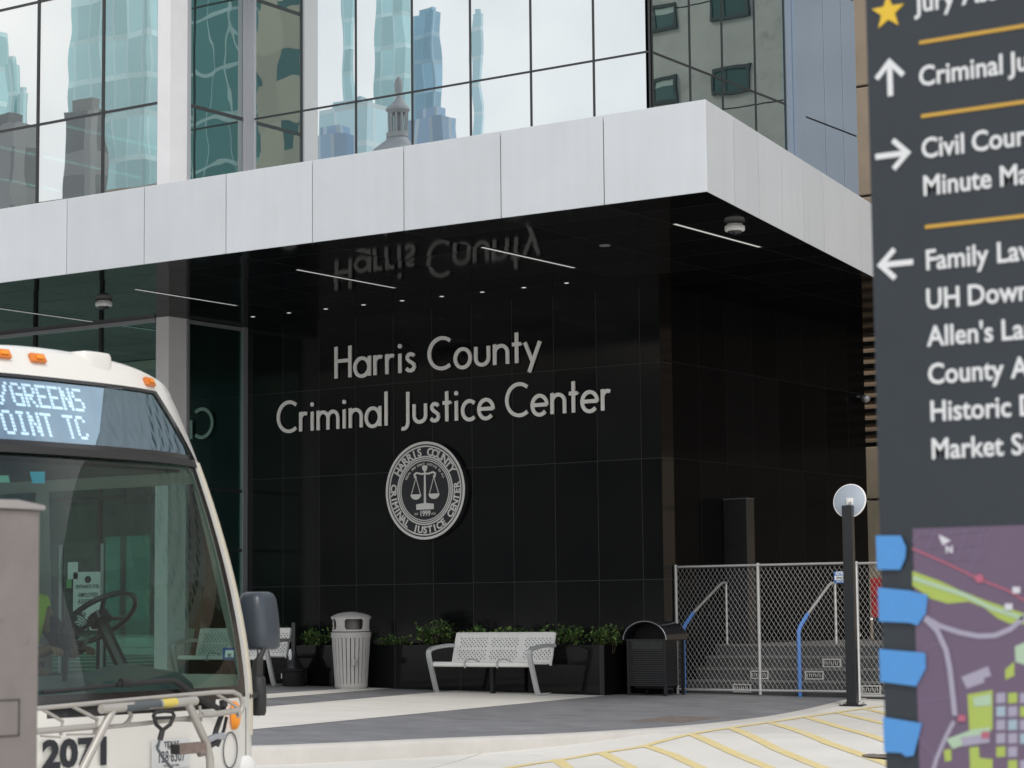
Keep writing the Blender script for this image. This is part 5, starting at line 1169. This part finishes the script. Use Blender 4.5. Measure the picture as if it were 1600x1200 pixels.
mpoly([(1503, 1058), (1545, 1041), (1550, 1056), (1538, 1060), (1540, 1066), (1512, 1076)], 'grey', .0012, 'map_building')
mpoly([(1467, 834), (1487, 845), (1474, 852)], 'white', .0012, 'north_arrow')
text('N', .024, 'map_letter', mpal['white'], mpn, Matrix.Translation(L_(1485, 864, -.006)) @ FACE, bold=.001)
mpoly([(1513, 1085), (1552, 1078), (1552, 1140), (1516, 1142)], 'green', .001, 'map_block'); mpoly([(1522, 1090), (1550, 1084), (1550, 1102), (1524, 1104)], 'mint', .0022, 'map_block')
mpoly([(1572, 1046), (1586, 1034), (1586, 1056), (1572, 1062)], 'green', .001, 'map_block'); mpoly([(1480, 1155), (1520, 1140), (1548, 1136), (1548, 1150), (1490, 1170)], 'mint', .0016, 'map_block'); mpoly([(1503, 1152), (1548, 1146), (1548, 1160), (1506, 1166)], 'grey', .0028, 'map_block')
mpoly([(1516, 1168), (1530, 1166), (1532, 1184), (1552, 1186), (1552, 1225), (1518, 1225)], 'green', .001, 'map_block'); mpoly([(1476, 1172), (1487, 1170), (1488, 1188), (1478, 1190)], 'green', .001, 'map_block'); mpoly([(1587, 1010), (1606, 1002), (1606, 1040), (1588, 1034)], 'mint', .001, 'map_block')
for i in range(4):
    for j in range(6):
        if (i*7+j*3) % 11 == 4: continue
        x, y = 1558+i*18.5, 1083+j*21; mpoly([(x, y), (x+14, y-1), (x+14, y+15), (x, y+16)], ('grey', 'grey', 'teal', 'green', 'grey')[(i*3+j*2) % 5], .001, 'map_block')
for px, py in ((1505, 1122), (1542, 1148), (1590, 922), (1578, 948)): mpoly([(px-6, py-5), (px+6, py-5), (px+6, py+5), (px-6, py+5)], 'red' if py > 1000 else 'white', .0045, 'map_symbol')
M['tape'] = mat('painters_tape', (.075, .27, .62), .6, var=.05, vscale=20)
for (pts, lab) in (([(1371, 837), (1410, 837), (1418, 855), (1417, 872), (1409, 890), (1373, 890)], 'top strip of blue painters tape on the sign edge, clear of the map'),
                   ([(1374, 918), (1425, 923), (1452, 930), (1449, 958), (1436, 977), (1424, 973), (1376, 971)], 'second blue tape strip from the top, longest, lapping onto the map'),
                   ([(1376, 1014), (1448, 1020), (1449, 1044), (1434, 1072), (1378, 1065)], 'third blue tape strip from the top, at the middle of the map edge'),
                   ([(1382, 1120), (1443, 1130), (1430, 1180), (1418, 1182), (1411, 1176), (1384, 1175)], 'lowest blue tape strip in view, torn at its right end')):
    b0_ = ony(pts[0][0], pts[0][1], SY_); m = MB(); m.prism([Vector(ony(x, y, SY_))-b0_+Vector((0, -.0095, 0)) for x, y in pts], (0, .0012, 0)); o = m.build('tape_strip', M['tape']); o.location = b0_
    tag(o, lab, 'tape', 'blue tape strips on the sign edge')

# ------------------------------------------------------------------ notices on the glazed bay
def notice(x0, y0, x1, y1, lab, m):
    a, b = ony(x0, y1, LY-.035), ony(x1, y0, LY-.035); t = thing('paper_notice', lab, 'notice', (a.x, LY-.035, a.z)); MB().box(0, b.x-a.x, -.004, 0, 0, b.z-a.z).build('sheet', m, t); return t, b.x-a.x, b.z-a.z
t, W_, H_ = notice(114, 893, 161, 985, 'large white entrance notice on the glass door seen through the bus', M['paper'])
for i, (s, f) in enumerate((('ENTRANCE FOR:', .72), ('-EMPLOYEES', .57), ('-JUDGES', .46), ('-JUDGES !!', .35), ('-ADA', .24))):
    if i == 3: continue
    text(s, .085 if i == 0 else .10, 'lettering', M['ink'], t, Matrix.Translation((.06 if i == 0 else .10, -.006, H_*f)) @ FACE, 'LEFT', sx=.85, bold=.002)
MB().prism([(W_/2+.075*math.cos(k*.393), -.006, H_*.87+.06*math.sin(k*.393)) for k in range(16)], (0, .0015, 0)).build('emblem', M['ink'], t)
notice(106, 878, 122, 905, 'small blank white sheet above the entrance notice', M['paper']); notice(104, 905, 112, 919, 'small green sticker beside the entrance notice', mat('sticker_green', (.15, .42, .16), .5))
for px in (97, 162): q = ony(px, 900, LY); MB().box(q.x-.03, q.x+.03, LY-.045, LY-.02, G(q.x), 2.4).build('door_stile', M['alu'], bld)

# ------------------------------------------------------------------ buildings across the streets, seen mirrored in the glazing and the polished stone
def vW(px, py, d, pl=0.0): p = ony(px, py, pl+d); return p.x, p.z
FM = {'teal': facade_mat('teal_tower', (.46, .64, .67), (.36, .57, .61), 1.6, 3.6, .12), 'tealdark': facade_mat('blue_tower', (.34, .49, .60), (.25, .42, .55), 1.4, 3.4, .14), 'light': facade_mat('pale_blue_block', (.58, .70, .74), (.46, .64, .71), 2.2, 3.4, .1), 'stripe': facade_mat('ribbed_blue', (.42, .52, .61), (.26, .38, .52), 1.2, 60, .25),
      'stone': facade_mat('stone_office', (.30, .30, .30), (.06, .12, .13), 3.4, 3.9, .45), 'concrete': facade_mat('concrete_office', (.46, .43, .37), (.07, .15, .16), 4.6, 3.7, .50), 'stone2': facade_mat('beige_stone_office', (.60, .55, .45), (.10, .20, .21), 3.1, 3.9, .52), 'brown': facade_mat('brown_block', (.15, .15, .15), (.05, .06, .07), 3.5, 3.8, .5), 'tan2': facade_mat('tan_block', (.50, .36, .20), (.40, .28, .15), 3, 3.6, .5)}
def tower(name, lab, x0, x1, y, z, m, dep=22, plinth=True):
    x0, x1 = sorted((x0, x1)); t = thing(name, lab, 'building', ((x0+x1)/2, y, -.5)); w2 = (x1-x0)/2
    MB().box(-w2, w2, -dep, 0, 0, z+.5).build('body', FM[m], t); MB().box(-w2*.6, w2*.6, -dep*.8, -dep*.2, z+.505, z+1.2).build('roof_plant', FM[m], t); return t
def wt(name, lab, l, r, top, d, m, pl=0.0, share=.7):
    md = l+(r-l)*share; a, z = vW(l, top, d, pl); b, _ = vW(md, top, d, pl); q = onx(r, 500, b)
    return tower(name, lab, a, b, 2*pl-(pl+d), z, m, max(.5, q.y-pl-d))
wt('glass_tower', 'tall pale teal glass tower mirrored in the upper windows left of the dome', 587, 646, -220, 170, 'teal'); wt('glass_tower', 'darker blue glass tower mirrored just right of the dome lantern', 645, 694, 24, 178, 'tealdark')
wt('glass_tower', 'slim teal tower mirrored alone towards the right of the upper windows', 735, 753, 22, 190, 'light'); wt('glass_tower', 'thin tall teal tower mirrored left of the dome', 536, 556, -160, 200, 'teal')
wt('office_block', 'low pale blue office block mirrored beside the dome', 500, 607, 172, 120, 'light'); wt('office_block', 'low ribbed blue block mirrored at the foot of the left windows', 488, 560, 214, 95, 'stripe'); wt('office_block', 'ribbed blue block mirrored right of the dome', 636, 716, 190, 100, 'stripe')
a, b = sorted((2*LX-ony(398, 300, 62).x, 2*LX-ony(520, 300, 62).x))
tower('stone_office', 'tall beige stone office behind the camera, mirrored twice by the corner column', a, b, -62, 44, 'stone2', 16)
wt('glass_tower', 'broad teal tower filling the mirrored panes of the left bay', 112, 262, -300, 110, 'teal', LY, .8); wt('glass_tower', 'tallest step of the teal tower mirrored at the far left', -120, 8, 62, 130, 'teal', LY); wt('glass_tower', 'middle step of the teal tower mirrored at the far left', 8, 24, 102, 130, 'teal', LY); wt('glass_tower', 'lowest step of the teal tower mirrored at the far left', 24, 40, 145, 130, 'teal', LY)
# domed courthouse
dcx, _ = vW(622, 200, 84); dz = lambda py: vW(622, py, 84)[1]; u = vW(635, 200, 84)[0]-vW(622, 200, 84)[0]
dm_ = thing('domed_courthouse', 'old stone courthouse with ribbed dome and lantern, mirrored in the upper windows', 'courthouse', (dcx, -84, -.4))
zz = lambda py: dz(py)+.4; st_m = mat('dome_stone', (.30, .32, .34), .7, var=.15, vscale=.8)
MB().lathe([(u*5.2, 0), (u*5.2, zz(300)), (u*4.2, zz(296)), (u*4.0, zz(275)), (u*3.4, zz(255)), (u*2.4, zz(238)), (u*1.3, zz(222)), (u*1.05, zz(216))], 40).build('dome', st_m, dm_, smooth=30)
lt = MB(); lt.lathe([(u*1.15, zz(216)), (u*1.15, zz(208)), (u*.5, zz(207)), (u*.5, zz(180)), (u*.9, zz(179)), (u*1.15, zz(174)), (u*1.1, zz(170)), (u*.8, zz(166)), (u*.35, zz(156)), (u*.22, zz(148))], 24)
for k in range(10): a = k*math.pi/5; lt.tube([(u*.85*math.cos(a), u*.85*math.sin(a), zz(208)), (u*.85*math.cos(a), u*.85*math.sin(a), zz(179))], u*.13, 8)
lt.build('lantern', st_m, dm_, smooth=30); MB().lathe([(u*.22, zz(150)), (u*.38, zz(142)), (u*.42, zz(134)), (u*.30, zz(126)), (u*.1, zz(121))], 16).build('finial', st_m, dm_, smooth=50)
MB().box(-24, 24, -12, 12, 0, zz(330)).build('wing', mat('courthouse_stone', (.40, .36, .31), .8, var=.1), dm_)
FM['teal2'] = facade_mat('deep_teal_tower', (.50, .66, .66), (.13, .31, .32), 2.4, 3.8, .06); FM['dark'] = facade_mat('dimming_block', (.24, .26, .27), (.15, .17, .18), 3.0, 3.6, .3)
a, b = sorted((2*LX-ony(272, 300, 95).x, 2*LX-ony(392, 300, 95).x))
tower('glass_tower', 'deep teal gridded tower behind the camera, mirrored in the return pane by the column', a, b, -95, 75, 'teal2', 1)
wt('office_block', 'added dark block dimming the mirrored view in the second pane of the left bay', 100, 163, 176, 60, 'dark', LY); wt('office_block', 'added dark block dimming the mirrored view at the bottom of the far left pane', -60, 55, 204, 64, 'dark', LY)  # both dark blocks are added to dim the reflection so the interior shows
lb = ('grey block opposite, mirrored low in the granite', 'pale grey low block opposite, mirrored in the granite beside the darker one', 'long dark block opposite at the left end of the street')
for (x0, x1, z, m, l) in ((-46, -22, 10.5, 'brown', lb[0]), (-20, 2, 9.0, 'stone', lb[1]), (-110, -49, 12, 'brown', lb[2])): tower('office_block', l, x0, x1, -47, z, m, 14)
